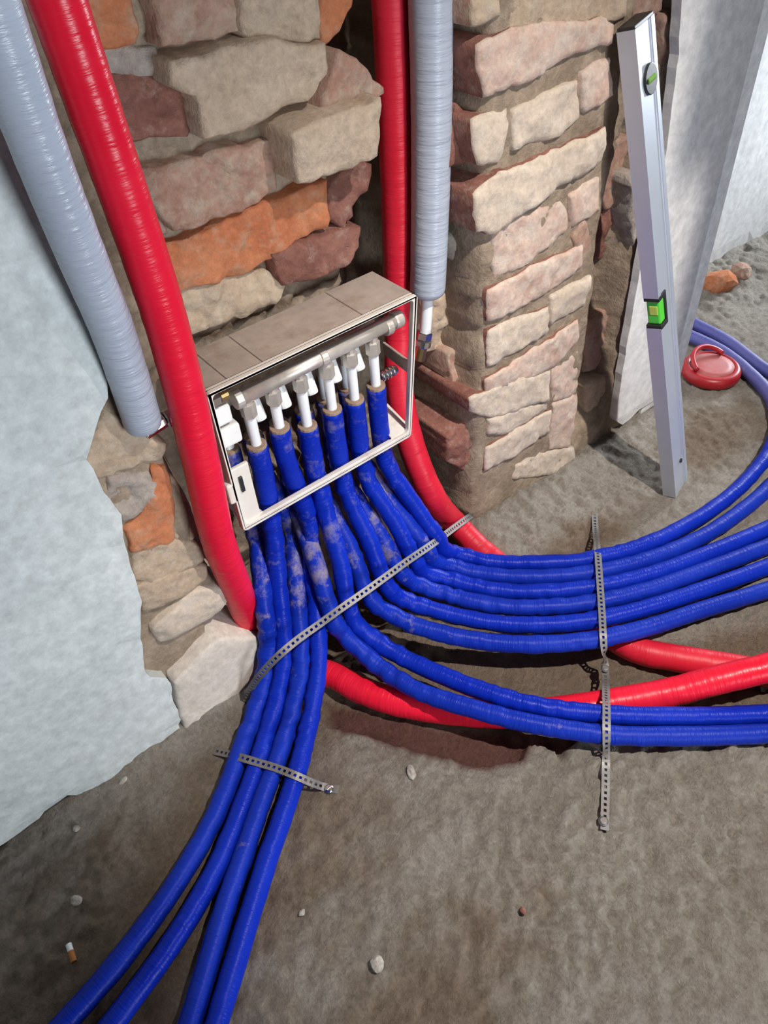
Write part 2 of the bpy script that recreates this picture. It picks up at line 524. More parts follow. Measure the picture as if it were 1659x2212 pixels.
# ------------------------------------------------------------------ structure: wall
wx_ = np.arange(-0.95, 1.262, 0.006)
wz_ = np.arange(-0.12, 1.30, 0.006)
gx, gz = np.meshgrid(wx_, wz_)
vx, vz = gx.ravel(), gz.ravel()
e1 = fbm(np.stack([vx * 16, vz * 16, 0 * vx], 1), 4, 21)
e2 = fbm(np.stack([vx * 16 + 90, vz * 16, 0 * vx], 1), 4, 22)
rgh = fbm(np.stack([vx * 45, vz * 45, 0 * vx], 1), 4, 23)
hx = vx + 0.016 * e1
lft = 0.03 * smooth(-vz, -0.24, -0.18)
ch = smooth(hx + lft, 0.195, 0.225) * smooth(-hx, -0.680, -0.655)
deep = smooth(hx, 0.528, 0.545) * smooth(-hx, -0.680, -0.655)
notch = smooth(hx, 0.935, 0.955) * smooth(-hx, -1.060, -1.030) * smooth(vz + 0.03 * e2, 0.02, 0.12)
pierm = np.maximum(smooth(hx, 0.66, 0.70) * smooth(-hx, -0.945, -0.925), 0.8 * smooth(-hx, -0.21, -0.19))
yy = 0.014 - 0.011 * pierm + 0.104 * ch + 0.112 * deep + 0.050 * notch * (1 + 0.5 * e2)
yy += 0.004 * noise3(np.stack([vx * 95, vz * 95, 0 * vx], 1), 29) * np.maximum(0.35, np.maximum(ch, notch)) + 0.011 * rgh * (0.30 + 0.70 * np.maximum(ch, notch)) + 0.006 * e2 * np.maximum(ch, notch)
nx, nz = len(wx_), len(wz_)
faces = [(j * nx + i, j * nx + i + 1, (j + 1) * nx + i + 1, (j + 1) * nx + i) for j in range(nz - 1) for i in range(nx - 1)]
wall = mesh('wall_front', np.stack([vx, yy, vz], 1), faces, MORTAR, None, True)
struct(wall, 'old brick wall with crumbling mortar and a chase cut for the heating pipes')

random.seed(4)
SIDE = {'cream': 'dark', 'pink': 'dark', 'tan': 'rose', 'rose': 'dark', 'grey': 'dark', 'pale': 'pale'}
def brick(poly, yf, kind, depth=0.09, rough=0.004, seed=None, tilt=0.0, name='brick', parent=None, bev=0.0035, label=None, grow=0.0044):
    """a brick cut to an outline (X, Z), its face at Y = yf, rough and chipped"""
    P = np.array(poly, float)
    sd = random.randint(0, 9999) if seed is None else seed
    # resample the outline
    out = []
    n = len(P)
    for k in range(n):
        a, b = P[k], P[(k + 1) % n]
        m = max(1, int(np.linalg.norm(b - a) / 0.007))
        for j in range(m):
            out.append(a + (b - a) * j / m)
    out = np.array(out)
    out = 0.05 * np.roll(out, 1, 0) + 0.90 * out + 0.05 * np.roll(out, -1, 0)
    c = out.mean(0)
    out = out + grow * (out - c) / np.linalg.norm(out - c, axis=1)[:, None]
    N_ = len(out)
    jx = noise3(np.stack([out[:, 0] * 70, out[:, 1] * 70, np.full(N_, sd * 1.0)], 1), 2)
    jz = noise3(np.stack([out[:, 0] * 70, out[:, 1] * 70, np.full(N_, sd + 7.0)], 1), 3)
    out = out + (0.0014 + 0.25 * rough) * np.stack([jx, jz], 1)
    d = out - c
    l = np.linalg.norm(d, axis=1)[:, None]
    inset = c + d * np.clip((l - bev) / l, 0.3, 1)
    g = 0.0062
    lo, hi = inset.min(0), inset.max(0)
    gx_, gz_ = np.meshgrid(np.arange(lo[0], hi[0], g), np.arange(lo[1], hi[1], g))
    gp = np.stack([gx_.ravel(), gz_.ravel()], 1)
    ip = [tuple(p) for p in inset]
    gp = gp[inside(gp[:, 0], gp[:, 1], ip) & (edge_dist(gp[:, 0], gp[:, 1], ip) > 0.4 * g)]
    allp = [Vector(p) for p in np.concatenate([inset, gp])]
    v2, _, f2, ov, _, _ = delaunay_2d_cdt(allp, [], [list(range(N_))], 1, 1e-7)
    fp = np.array([tuple(p) for p in v2])
    ed = np.clip(edge_dist(fp[:, 0], fp[:, 1], ip) / 0.012, 0, 1)
    fy = yf + tilt * (fp[:, 0] - c[0]) + 1.5 * rough * fbm(np.stack([fp[:, 0] * 30, fp[:, 1] * 30, np.full(len(fp), sd * 0.37)], 1), 3, 6) + 0.55 * rough * noise3(np.stack([fp[:, 0] * 120, fp[:, 1] * 120, np.full(len(fp), sd * 0.7)], 1), 7) - 0.0015 * ed
    verts = [(p[0], y, p[1]) for p, y in zip(fp, fy)]
    faces = [tuple(f) for f in f2]
    side = []
    first = [None] * N_
    for k, src in enumerate(ov):
        for q_ in src:
            if q_ < N_:
                first[q_] = k
    first = [k if k is not None else 0 for k in first]
    b0 = len(verts)
    verts += [(p[0], fy[first[k]] + bev, p[1]) for k, p in enumerate(out)]
    b1 = len(verts)
    verts += [(p[0], yf + depth, p[1]) for p in out]
    for k in range(N_):
        k2 = (k + 1) % N_
        if first[k] != first[k2]:
            faces.append((first[k], first[k2], b0 + k2, b0 + k))
        side.append(len(faces))
        faces.append((b0 + k, b0 + k2, b1 + k2, b1 + k))
    o = mesh(name, verts, faces, BR[kind], parent or wall, True)
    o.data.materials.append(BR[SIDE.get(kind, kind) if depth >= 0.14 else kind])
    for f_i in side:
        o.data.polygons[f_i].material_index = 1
    me = o.data
    bm = bmesh.new()
    bm.from_mesh(me)
    bmesh.ops.recalc_face_normals(bm, faces=bm.faces)
    bm.to_mesh(me)
    bm.free()
    if label:
        o['label'] = label
    return o

# the pier right of the pipes, course by course
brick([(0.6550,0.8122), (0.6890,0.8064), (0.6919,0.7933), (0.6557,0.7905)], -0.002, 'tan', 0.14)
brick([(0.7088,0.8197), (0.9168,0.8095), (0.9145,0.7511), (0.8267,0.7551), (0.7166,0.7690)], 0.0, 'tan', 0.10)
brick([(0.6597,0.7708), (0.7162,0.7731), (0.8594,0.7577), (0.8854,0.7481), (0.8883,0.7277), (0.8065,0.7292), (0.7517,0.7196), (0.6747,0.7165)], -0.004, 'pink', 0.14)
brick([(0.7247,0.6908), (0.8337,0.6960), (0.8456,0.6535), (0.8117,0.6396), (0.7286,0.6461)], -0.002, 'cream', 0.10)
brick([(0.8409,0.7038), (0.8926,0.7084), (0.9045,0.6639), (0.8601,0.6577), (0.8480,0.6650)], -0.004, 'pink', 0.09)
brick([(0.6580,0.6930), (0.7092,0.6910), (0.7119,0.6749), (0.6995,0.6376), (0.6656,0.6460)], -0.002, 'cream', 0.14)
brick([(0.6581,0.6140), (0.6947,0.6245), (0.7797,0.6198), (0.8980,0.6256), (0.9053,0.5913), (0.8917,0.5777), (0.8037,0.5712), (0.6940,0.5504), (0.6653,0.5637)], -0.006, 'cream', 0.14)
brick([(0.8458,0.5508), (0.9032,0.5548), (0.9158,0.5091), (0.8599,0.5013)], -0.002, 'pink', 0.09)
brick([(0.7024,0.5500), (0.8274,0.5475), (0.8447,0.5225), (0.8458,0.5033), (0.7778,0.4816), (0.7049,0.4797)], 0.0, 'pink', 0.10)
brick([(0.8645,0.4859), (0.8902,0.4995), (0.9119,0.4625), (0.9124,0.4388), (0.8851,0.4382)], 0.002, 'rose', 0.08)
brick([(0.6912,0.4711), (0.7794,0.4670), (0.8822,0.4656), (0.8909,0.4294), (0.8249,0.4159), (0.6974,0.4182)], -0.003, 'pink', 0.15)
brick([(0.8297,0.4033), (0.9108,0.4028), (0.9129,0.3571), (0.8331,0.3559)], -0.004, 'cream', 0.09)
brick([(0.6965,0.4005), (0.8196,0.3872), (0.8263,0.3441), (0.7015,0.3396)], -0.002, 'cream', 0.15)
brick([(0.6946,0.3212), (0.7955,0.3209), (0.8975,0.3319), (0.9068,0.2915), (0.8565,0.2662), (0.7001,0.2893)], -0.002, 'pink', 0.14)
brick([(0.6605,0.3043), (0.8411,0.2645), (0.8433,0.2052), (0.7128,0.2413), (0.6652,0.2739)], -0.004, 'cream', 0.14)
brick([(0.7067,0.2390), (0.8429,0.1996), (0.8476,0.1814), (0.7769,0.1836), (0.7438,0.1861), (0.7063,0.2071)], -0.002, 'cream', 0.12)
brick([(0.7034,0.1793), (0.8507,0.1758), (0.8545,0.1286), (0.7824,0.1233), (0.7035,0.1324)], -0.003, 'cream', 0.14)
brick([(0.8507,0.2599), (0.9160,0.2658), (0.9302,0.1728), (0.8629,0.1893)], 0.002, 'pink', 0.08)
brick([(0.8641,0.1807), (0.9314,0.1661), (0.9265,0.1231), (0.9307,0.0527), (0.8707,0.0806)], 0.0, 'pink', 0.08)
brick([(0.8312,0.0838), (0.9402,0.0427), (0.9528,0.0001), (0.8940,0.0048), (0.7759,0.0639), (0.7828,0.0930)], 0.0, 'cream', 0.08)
# broken ends inside the chase, left side of the pier
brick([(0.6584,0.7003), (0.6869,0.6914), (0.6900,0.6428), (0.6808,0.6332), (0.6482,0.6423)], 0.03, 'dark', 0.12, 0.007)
brick([(0.6297,0.2307), (0.6800,0.2364), (0.7394,0.1803), (0.7497,0.0960), (0.6973,0.1164), (0.6388,0.1769)], 0.02, 'dark', 0.10, 0.010)
brick([(0.6566,0.5343), (0.6903,0.5324), (0.7364,0.4791), (0.7362,0.4432), (0.6913,0.4747)], 0.05, 'grey', 0.08, 0.009)
brick([(0.6697,0.3516), (0.7127,0.3566), (0.7299,0.2980), (0.7057,0.2654), (0.6701,0.3009)], 0.05, 'rose', 0.08, 0.009)
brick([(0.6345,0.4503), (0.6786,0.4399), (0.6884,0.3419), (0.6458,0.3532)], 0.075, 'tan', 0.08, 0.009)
# ragged bricks between pier and white plaster
brick([(0.9590,0.7681), (1.0136,0.7791), (1.0232,0.7370), (0.9649,0.7360)], 0.02, 'rose', 0.06, 0.006)
brick([(1.0298,0.7240), (1.0813,0.7310), (1.0909,0.6732), (1.0536,0.6575)], 0.025, 'rose', 0.06, 0.007)
brick([(1.0621,0.6437), (1.0903,0.6496), (1.1058,0.5769), (1.1004,0.5515)], 0.028, 'pink', 0.06, 0.006)
brick([(0.9702,0.5616), (1.0334,0.5645), (1.0721,0.4689), (1.0012,0.4686)], 0.055, 'rose', 0.06, 0.007)
brick([(0.9807,0.4603), (1.0590,0.4654), (1.0837,0.3701), (0.9981,0.3760)], 0.06, 'dark', 0.06, 0.007)
brick([(1.0080,0.5222), (1.0322,0.5221), (1.0682,0.4146), (1.0440,0.4070)], 0.02, 'grey', 0.06, 0.008)
brick([(0.9860,0.2675), (1.0708,0.2692), (1.0944,0.1400), (1.0058,0.1610)], 0.045, 'rose', 0.06, 0.007)
brick([(0.9883,0.1434), (1.0848,0.1281), (1.0900,0.0247), (1.0141,0.0536)], 0.03, 'tan', 0.06, 0.006)
# back of the chase
brick([(0.2758,0.8720), (0.3232,0.8677), (0.3262,0.8389), (0.3204,0.8252), (0.2797,0.8289)], 0.105, 'orange', 0.07, 0.006)
brick([(0.3463,0.8650), (0.4348,0.8543), (0.4264,0.8171), (0.3753,0.8187), (0.3421,0.8194), (0.3460,0.8438)], 0.09, 'rose', 0.08, 0.006)
brick([(0.4356,0.8624), (0.5240,0.8601), (0.5164,0.7915), (0.4392,0.8057), (0.4269,0.8230)], 0.085, 'sand', 0.08, 0.009)
brick([(0.5430,0.8557), (0.5848,0.8574), (0.5758,0.8143), (0.5588,0.7918), (0.5326,0.7776)], 0.11, 'orange', 0.07, 0.006)
brick([(0.3425,0.8095), (0.3760,0.8057), (0.4438,0.8039), (0.5110,0.7874), (0.5118,0.7674), (0.4839,0.7433), (0.4222,0.7392), (0.3615,0.7351), (0.3638,0.7605), (0.3582,0.7764), (0.3366,0.7890)], 0.075, 'sand', 0.08, 0.007)
brick([(0.2685,0.8074), (0.3285,0.7927), (0.3511,0.7754), (0.3708,0.7615), (0.3708,0.7494), (0.3483,0.7373), (0.2712,0.7505), (0.2672,0.7804)], 0.105, 'dark', 0.07, 0.008, label='red brick with a hacked face')
brick([(0.2920,0.7178), (0.3823,0.7107), (0.4420,0.7069), (0.4361,0.6567), (0.3881,0.6477), (0.3060,0.6541), (0.2868,0.6973)], 0.09, 'rose', 0.08, 0.009)
brick([(0.4437,0.7260), (0.5562,0.7294), (0.5558,0.6920), (0.5490,0.6738), (0.4460,0.6751)], 0.045, 'sand', 0.11, 0.004, label='cream brick standing proud of the others')
brick([(0.4919,0.7196), (0.5317,0.7752), (0.5494,0.7671), (0.5876,0.7232), (0.4954,0.7140)], 0.075, 'rose', 0.08, 0.006)
brick([(0.2762,0.6380), (0.3768,0.6378), (0.4337,0.6430), (0.5099,0.6414), (0.5007,0.5911), (0.4117,0.5810), (0.3809,0.5736), (0.2770,0.5940)], 0.095, 'orange', 0.08, 0.007)
brick([(0.5181,0.6298), (0.5663,0.6489), (0.5832,0.6375), (0.5828,0.6241), (0.5543,0.6045), (0.5260,0.5811), (0.5140,0.5993)], 0.10, 'dark', 0.08, 0.010)
brick([(0.4189,0.5837), (0.4899,0.5820), (0.5434,0.5780), (0.5407,0.5521), (0.5164,0.5357), (0.4310,0.5394)], 0.085, 'dark', 0.09, 0.008)
brick([(0.2858,0.5848), (0.4084,0.5644), (0.4330,0.5328), (0.4163,0.5178), (0.2753,0.5271)], 0.10, 'tan', 0.06, 0.008)
brick([(0.2761,0.6907), (0.3091,0.6854), (0.3017,0.6476), (0.2729,0.6471)], 0.11, 'rose', 0.06, 0.008)
brick([(0.2739,0.8256), (0.3400,0.8138), (0.3362,0.7933), (0.2758,0.8056)], 0.112, 'grey', 0.06, 0.008)
# bricks bared left of the red pipe, below the plaster edge
brick([(0.1515,0.5443), (0.1695,0.5072), (0.1953,0.4798), (0.1894,0.4599), (0.1625,0.4679), (0.1181,0.4730), (0.1140,0.4983)], 0.000, 'tan', 0.09, 0.006)
brick([(0.1289,0.4656), (0.1717,0.4431), (0.1697,0.4267), (0.1472,0.4086), (0.1264,0.4079), (0.1218,0.4363)], 0.003, 'grey', 0.09, 0.009)
brick([(0.1753,0.4547), (0.1869,0.4435), (0.1791,0.3795), (0.1670,0.3418), (0.1226,0.3565), (0.1233,0.3950), (0.1488,0.3986)], -0.001, 'orange', 0.09, 0.006, label='pink orange brick with a flaking face')
brick([(0.1927,0.4229), (0.1990,0.4043), (0.2024,0.3477), (0.2042,0.3174), (0.1725,0.3345), (0.1822,0.3774)], 0.008, 'tan', 0.09, 0.006)
brick([(0.1198,0.3553), (0.1677,0.3397), (0.2048,0.2989), (0.1946,0.2801), (0.1309,0.2961), (0.1117,0.3148)], 0.000, 'tan', 0.10, 0.005)
brick([(0.1111,0.3050), (0.1980,0.2721), (0.1902,0.2525), (0.1656,0.2479), (0.1036,0.2568)], -0.002, 'tan', 0.10, 0.004)
brick([(0.1052,0.2285), (0.1715,0.2393), (0.2113,0.2241), (0.2078,0.1974), (0.1800,0.1825), (0.1067,0.1888)], -0.004, 'cream', 0.10, 0.004)
brick([(0.1007,0.1208), (0.1722,0.1516), (0.2293,0.0997), (0.2383,0.0611), (0.2169,0.0106), (0.1427,-0.0127), (0.0815,-0.0265)], -0.018, 'pale', 0.10, 0.0004, label='cream painted brick at the foot of the wall')

# plaster coats: slabs with a broken edge
def slab(name, poly, yf, yb, mat, label, ragged=0.004, wav=0.002, res=0.012, seed=1, kind=True, parent=None, ragged_from=-99, ragged_to=99):
    P = np.array(poly, float)
    out = []
    n = len(P)
    for k in range(n):
        a, b = P[k], P[(k + 1) % n]
        m = max(1, int(np.linalg.norm(b - a) / res))
        for j in range(m):
            p = a + (b - a) * j / m
            out.append(p)
    out = np.array(out)
    j = np.stack([fbm(np.c_[out * 45, np.full(len(out), seed)], 3, 31), fbm(np.c_[out * 45, np.full(len(out), seed + 5)], 3, 32)], 1)
    k_ = ((out[:, 0] > ragged_from) & (out[:, 0] < ragged_to)).astype(float)[:, None]
    out = out + ragged * 1.6 * j * k_
    g = 0.03
    lo, hi = out.min(0), out.max(0)
    gx_, gz_ = np.meshgrid(np.arange(lo[0], hi[0], g), np.arange(lo[1], hi[1], g))
    gp = np.stack([gx_.ravel(), gz_.ravel()], 1)
    ip = [tuple(p) for p in out]
    gp = gp[inside(gp[:, 0], gp[:, 1], ip) & (edge_dist(gp[:, 0], gp[:, 1], ip) > 0.5 * res)]
    v2, _, f2, _, _, _ = delaunay_2d_cdt([Vector(p) for p in np.concatenate([out, gp])], [], [list(range(len(out)))], 1, 1e-7)
    bm = bmesh.new()
    bv = [bm.verts.new((p[0], yf, p[1])) for p in v2]
    for f in f2:
        bm.faces.new([bv[k] for k in f])
    edge_v = {v for e in bm.edges if e.is_boundary for v in e.verts}
    co = np.array([v.co[:] for v in bm.verts])
    nzv = fbm(co * np.array([9, 1, 9]) + seed, 3, 41)
    for v, h in zip(bm.verts, nzv):
        v.co.y += wav * h + (0.003 if v in edge_v else 0)
    r = bmesh.ops.extrude_edge_only(bm, edges=[e for e in bm.edges if e.is_boundary])
    for v in [g for g in r['geom'] if isinstance(g, bmesh.types.BMVert)]:
        v.co.y = yb
    o = bm_obj(name, bm, mat, parent, False)
    if kind:
        struct(o, label)
    return o

slab('wall_left', [(-0.94, 1.28)] + [(0.2574,1.0057), (0.1990,0.8913), (0.1736,0.8373), (0.1594,0.7981), (0.1580,0.7809), (0.1601,0.7620), (0.1611,0.7495), (0.1644,0.7213), (0.1680,0.6969), (0.1644,0.6739), (0.1666,0.6425), (0.1643,0.6006), (0.1529,0.5672), (0.1349,0.5407), (0.1135,0.5138), (0.1138,0.4785), (0.1205,0.4239), (0.1116,0.3563), (0.1063,0.3058), (0.0883,0.2384), (0.0738,0.1791), (0.0743,0.1504), (0.0940,0.1279), (0.0879,0.0508), (0.0786,-0.0039), (0.0610,-0.0015), (-0.0294,-0.0048), (-0.0860,0.0288), (-0.1291,0.0265), (-0.1841,0.0220)] + [(-0.94, -0.02)],
     -0.014, 0.03, PLASTER, 'pale grey cement plaster left of the pipes with a broken edge', 0.005, 0.004, 0.012, 3, ragged_from=-0.6)
slab('wall_right', [(1.0185,0.7898), (1.0462,0.6641), (1.0582,0.5562), (1.0546,0.4883), (1.0494,0.4150), (1.0490,0.3160), (1.0509,0.1742), (1.0585,0.0466), (1.0905,0.0142), (1.1380,0.0274), (1.1984,0.0253)] + [(1.266, 0.04), (1.266, 1.28), (1.05, 1.28)],
     -0.004, 0.014, WHITE, 'smooth white plastered end of the wall behind the leaning spirit level', 0.003, 0.001, 0.02, 8, ragged_to=1.15)
slab('wall_end', [(1.16, 0.0), (1.264, 0.0), (1.264, 1.28), (1.16, 1.28)], 0.004, 0.27, WHITE, 'white plastered return at the end of the wall', 0.001, 0.001, 0.03, 9)
slab('wall_back', [(1.20, 1.3), (1.20, 0.04), (1.5, 0.035), (1.72, 0.03), (1.9, 0.012), (2.05, 0.02), (2.5, 0.01), (3.1, 0.0), (3.1, 1.3)],
     0.257, 0.30, WHITE, 'bright white plastered wall set back beyond the wall end', 0.006, 0.001, 0.03, 12)

# ------------------------------------------------------------------ insulated mains pipes
red1 = thing('insulated_pipe', 'thick red foam insulated pipe rising left of the white box', 'pipe', (0.225, -0.03, 0.0))
tube('foam_sleeve', onward([(0.212, -0.030, 1.15), (0.217, -0.030, 0.9)] + [(0.2268,-0.0300,0.6505), (0.2248,-0.0300,0.5459), (0.2194,-0.0290,0.4434), (0.2149,-0.0210,0.3263), (0.2246,-0.0040,0.2170), (0.2344,0.0140,0.1236), (0.2529,0.0320,0.0160), (0.2726,-0.0250,-0.0040), (0.3046,-0.0683,-0.0060), (0.3243,-0.1239,-0.0060), (0.3545,-0.1800,-0.0060), (0.4103,-0.2483,-0.0060), (0.4681,-0.3038,-0.0060), (0.5219,-0.3443,-0.0040), (0.5779,-0.3822,0.0000), (0.6552,-0.4343,0.0120), (0.7137,-0.4728,0.0320), (0.7684,-0.5066,0.0440), (0.8701,-0.5469,0.0440)]),
     0.0208, RED, red1, 24, 0.005, 0.012, 1, bend_wrinkle=0.03)
red2 = thing('insulated_pipe', 'thick red foam insulated pipe running down right of the white box', 'pipe', (0.58, 0.05, 0.0))
tube('foam_sleeve', onward([(0.616, 0.091, 1.15)] + [(0.6161,0.0910,0.8085), (0.6153,0.0910,0.7165), (0.6127,0.0910,0.6096), (0.6073,0.0910,0.4843), (0.6005,0.0880,0.4005), (0.5792,0.0660,0.3242), (0.5724,0.0360,0.2384), (0.5842,0.0020,0.1455), (0.6418,0.0072,0.0350), (0.6531,-0.0577,0.0000), (0.6652,-0.1557,-0.0060), (0.6780,-0.2639,-0.0060), (0.6868,-0.3474,-0.0040), (0.7160,-0.3937,-0.0040), (0.7613,-0.4518,-0.0060), (0.7992,-0.5036,-0.0060), (0.8583,-0.5716,-0.0060)]),
     0.0210, REDDUSTY, red2, 24, 0.005, 0.014, 2, bend_wrinkle=0.03)
grey1 = thing('insulated_pipe', 'grey foam insulated pipe ending above the bare bricks at the plaster edge', 'pipe', (0.172, -0.02, 0.5))
tube('foam_sleeve', [(0.1562,-0.0900,0.9520), (0.1570,-0.0800,0.8910), (0.1609,-0.0640,0.8031), (0.1696,-0.0440,0.7042), (0.1762,-0.0300,0.6380), (0.1796,-0.0080,0.5144)],
     0.0198, GREYFOAM, grey1, 24, 0.005, 0.014, 3, round_end=True)
bm = bmesh.new()
e = Vector([(0.1990,0.0000,0.5054)][0])
cyl_bm(bm, e + Vector((-0.02, 0, -0.004)), e + Vector((0.006, 0, 0)), 0.008, seg=8, bev=0.001)
cyl_bm(bm, e + Vector((0.006, 0, 0)), e + Vector((0.017, 0, 0)), 0.0105, seg=6, bev=0.0015)
cyl_bm(bm, e + Vector((0.017, 0, 0)), e + Vector((0.030, 0, 0)), 0.006, seg=12)
keep(tag(bm_obj('pipe_fitting', bm, BRIGHT, grey1), 'shiny chrome compression fitting'))
grey2 = thing('insulated_pipe', 'grey foam insulated pipe hanging beside the pier, white tube below it', 'pipe', (0.63, 0.05, 0.5))
tube('foam_sleeve', [(0.636, 0.05, 1.15)] + [(0.6383,0.0500,0.8094), (0.6376,0.0500,0.7190), (0.6338,0.0500,0.6145), (0.6282,0.0500,0.5183), (0.6244,0.0500,0.4668)],
     0.0245, GREYFOAM, grey2, 24, 0.005, 0.010, 4, round_end=True)
tube('inner_tube', [(0.6259,0.0500,0.4925), (0.6231,0.0500,0.4517), (0.6184,0.0500,0.4080)], 0.0085, TUBE, grey2, 14, 0.01, 0.0, 4)
a, b, c = [Vector(p) for p in [(0.6185,0.0500,0.4125), (0.6125,0.0500,0.3906), (0.6056,0.0500,0.3703)]]
bm = bmesh.new()
cyl_bm(bm, a, a.lerp(b, 0.5), 0.0115, seg=6, bev=0.0015)
cyl_bm(bm, a.lerp(b, 0.5), b, 0.0125, seg=12, bev=0.0015)
keep(tag(bm_obj('pipe_fitting', bm, BRIGHT, grey2), 'chrome nut on the white tube'))
bm = bmesh.new()
cyl_bm(bm, b, c, 0.008, seg=10, bev=0.001)
keep(tag(bm_obj('brass_elbow', bm, BRASS, grey2), 'brass stub under the nut'))

# ------------------------------------------------------------------ twelve blue loop pipes
FX = [0.312, 0.348, 0.388, 0.429, 0.466, 0.503]
FZ = [0.395, 0.403, 0.384, 0.389, 0.386, 0.390]
RB = 0.0136
def blue(label, top, path, rear, seed, group=None, far=None):
    x, y, zt = top
    t = thing('floor_heating_pipe', label, 'pipe', (x, y, 0.0), 'blue floor heating pipes leaving the box')
    tube('foam_sleeve', [top, (x, y, zt - 0.05)] + (path if far else onward(path)), RB, BLUEDIRT if seed % 2 else BLUE, t, 16, 0.005, 0.02, seed, bend_wrinkle=0.15)
    if far:
        tube('purple_sleeve', far, RB, BLUEFAR, t, 16, 0.005, 0.02, seed + 20)['label'] = 'greyish purple stretch of the sleeve'
    tube('inner_tube', [(x + 0.001, y + 0.001, 0.452), (x, y, 0.42), (x, y, zt - 0.005)], 0.0068, TUBE, t, 12, 0.01, 0.0, seed)
    bm = bmesh.new()
    cyl_bm(bm, (x, y, zt - 0.004), (x, y, zt + 0.004), RB * 0.96, seg=14, bev=0.001)
    o = keep(tag(bm_obj('sleeve_end', bm, CUTFOAM, t), 'dirty cut end of the foam'))
    return t
YF, YR = 0.020, 0.062
QX = [x - 0.019 for x in FX]
ZR = 0.375
# the four that run to the lower left corner
blue('blue pipe going to the lower left corner, outermost on the wall side', (QX[0], YR, ZR), [(0.2935,0.0500,0.2277), (0.2716,0.0160,0.1888), (0.2516,-0.0160,0.1570), (0.2351,-0.0275,0.0840), (0.2085,-0.0439,0.0450), (0.1725,-0.0658,0.0160), (0.1293,-0.0994,0.0140), (0.0653,-0.1504,0.0140), (0.0074,-0.1847,0.0140), (-0.0571,-0.2136,0.0140), (-0.1236,-0.2369,0.0140), (-0.1969,-0.2549,0.0140), (-0.2543,-0.2665,0.0140)], True, 1)
blue('blue pipe going to the lower left corner, second from the wall side', (FX[0], YF, FZ[0]), [(0.3048,0.0160,0.2461), (0.2903,0.0020,0.1863), (0.2745,-0.0180,0.1394), (0.2538,-0.0431,0.0830), (0.2282,-0.0612,0.0450), (0.1931,-0.0838,0.0160), (0.1417,-0.1287,0.0140), (0.0861,-0.1724,0.0140), (0.0282,-0.2138,0.0140), (-0.0288,-0.2444,0.0140), (-0.0919,-0.2697,0.0140), (-0.1550,-0.2898,0.0140), (-0.2127,-0.3063,0.0140)], False, 2)
blue('blue pipe going to the bottom edge, third from the wall side of the four', (QX[1], YR, ZR), [(0.3503,0.0500,0.1973), (0.3224,0.0120,0.1525), (0.2998,-0.0200,0.1198), (0.2751,-0.0565,0.0830), (0.2483,-0.0789,0.0450), (0.2115,-0.1049,0.0160), (0.1615,-0.1459,0.0140), (0.1068,-0.1860,0.0140), (0.0540,-0.2282,0.0140), (0.0053,-0.2663,0.0140), (-0.0413,-0.3060,0.0140), (-0.0873,-0.3461,0.0140), (-0.1214,-0.3766,0.0140)], True, 3)
blue('blue pipe going to the bottom edge, nearest the open floor of the four', (FX[1], YF, FZ[1]), [(0.3626,0.0160,0.2244), (0.3429,-0.0020,0.1486), (0.3237,-0.0300,0.1089), (0.2956,-0.0700,0.0780), (0.2683,-0.0965,0.0450), (0.2277,-0.1289,0.0160), (0.1754,-0.1760,0.0140), (0.1235,-0.2168,0.0140), (0.0790,-0.2495,0.0140), (0.0307,-0.2877,0.0140), (-0.0170,-0.3263,0.0140), (-0.0645,-0.3651,0.0140), (-0.0983,-0.3958,0.0140)], False, 4)
# two that swing right on the floor, apart from the rest
blue('blue pipe swinging right along the floor, outer of the lower pair', (QX[2], YR, ZR), [(0.366, 0.055, 0.25), (0.346, -0.015, 0.165), (0.332, -0.063, 0.10)] + [(0.3404,-0.0740,0.0650), (0.3547,-0.1378,0.0380), (0.3730,-0.2046,0.0360), (0.4152,-0.2824,0.0360), (0.4577,-0.3458,0.0340), (0.5229,-0.4219,0.0300), (0.6043,-0.4910,0.0240), (0.6965,-0.5599,0.0160), (0.7939,-0.6316,0.0160)], True, 5)
blue('blue pipe swinging right along the floor, inner of the lower pair', (FX[2], YF, FZ[2]), [(0.386, 0.008, 0.25), (0.376, -0.03, 0.175), (0.362, -0.061, 0.105)] + [(0.3659,-0.0745,0.0680), (0.3849,-0.1264,0.0420), (0.4134,-0.2017,0.0360), (0.4601,-0.2990,0.0360), (0.4984,-0.3516,0.0340), (0.5468,-0.4023,0.0300), (0.6291,-0.4733,0.0240), (0.7225,-0.5439,0.0160), (0.8210,-0.6173,0.0160)], False, 6)
# six lying side by side in the wide bend
BEND = 'blue pipe in the wide bend of six, '
P6 = [(0.4201,-0.0910,0.0620), (0.4607,-0.1546,0.0450), (0.5111,-0.2124,0.0360), (0.5640,-0.2649,0.0360), (0.6269,-0.3093,0.0360), (0.7096,-0.3480,0.0320), (0.8127,-0.3839,0.0260), (0.9190,-0.4221,0.0180), (1.1267,-0.4954,0.0160)]
P5 = [(0.4498,-0.0758,0.0660), (0.4879,-0.1245,0.0450), (0.5368,-0.1865,0.0360), (0.5907,-0.2403,0.0360), (0.6549,-0.2858,0.0360), (0.7405,-0.3245,0.0320), (0.8466,-0.3607,0.0260), (0.9623,-0.3955,0.0180), (1.1879,-0.4645,0.0160)]
P4 = [(0.4818,-0.0664,0.0700), (0.5128,-0.0970,0.0460), (0.5611,-0.1620,0.0360), (0.6158,-0.2172,0.0360), (0.6814,-0.2635,0.0360), (0.7690,-0.3027,0.0320), (0.8804,-0.3375,0.0260), (1.0023,-0.3708,0.0180), (1.2421,-0.4371,0.0160)]
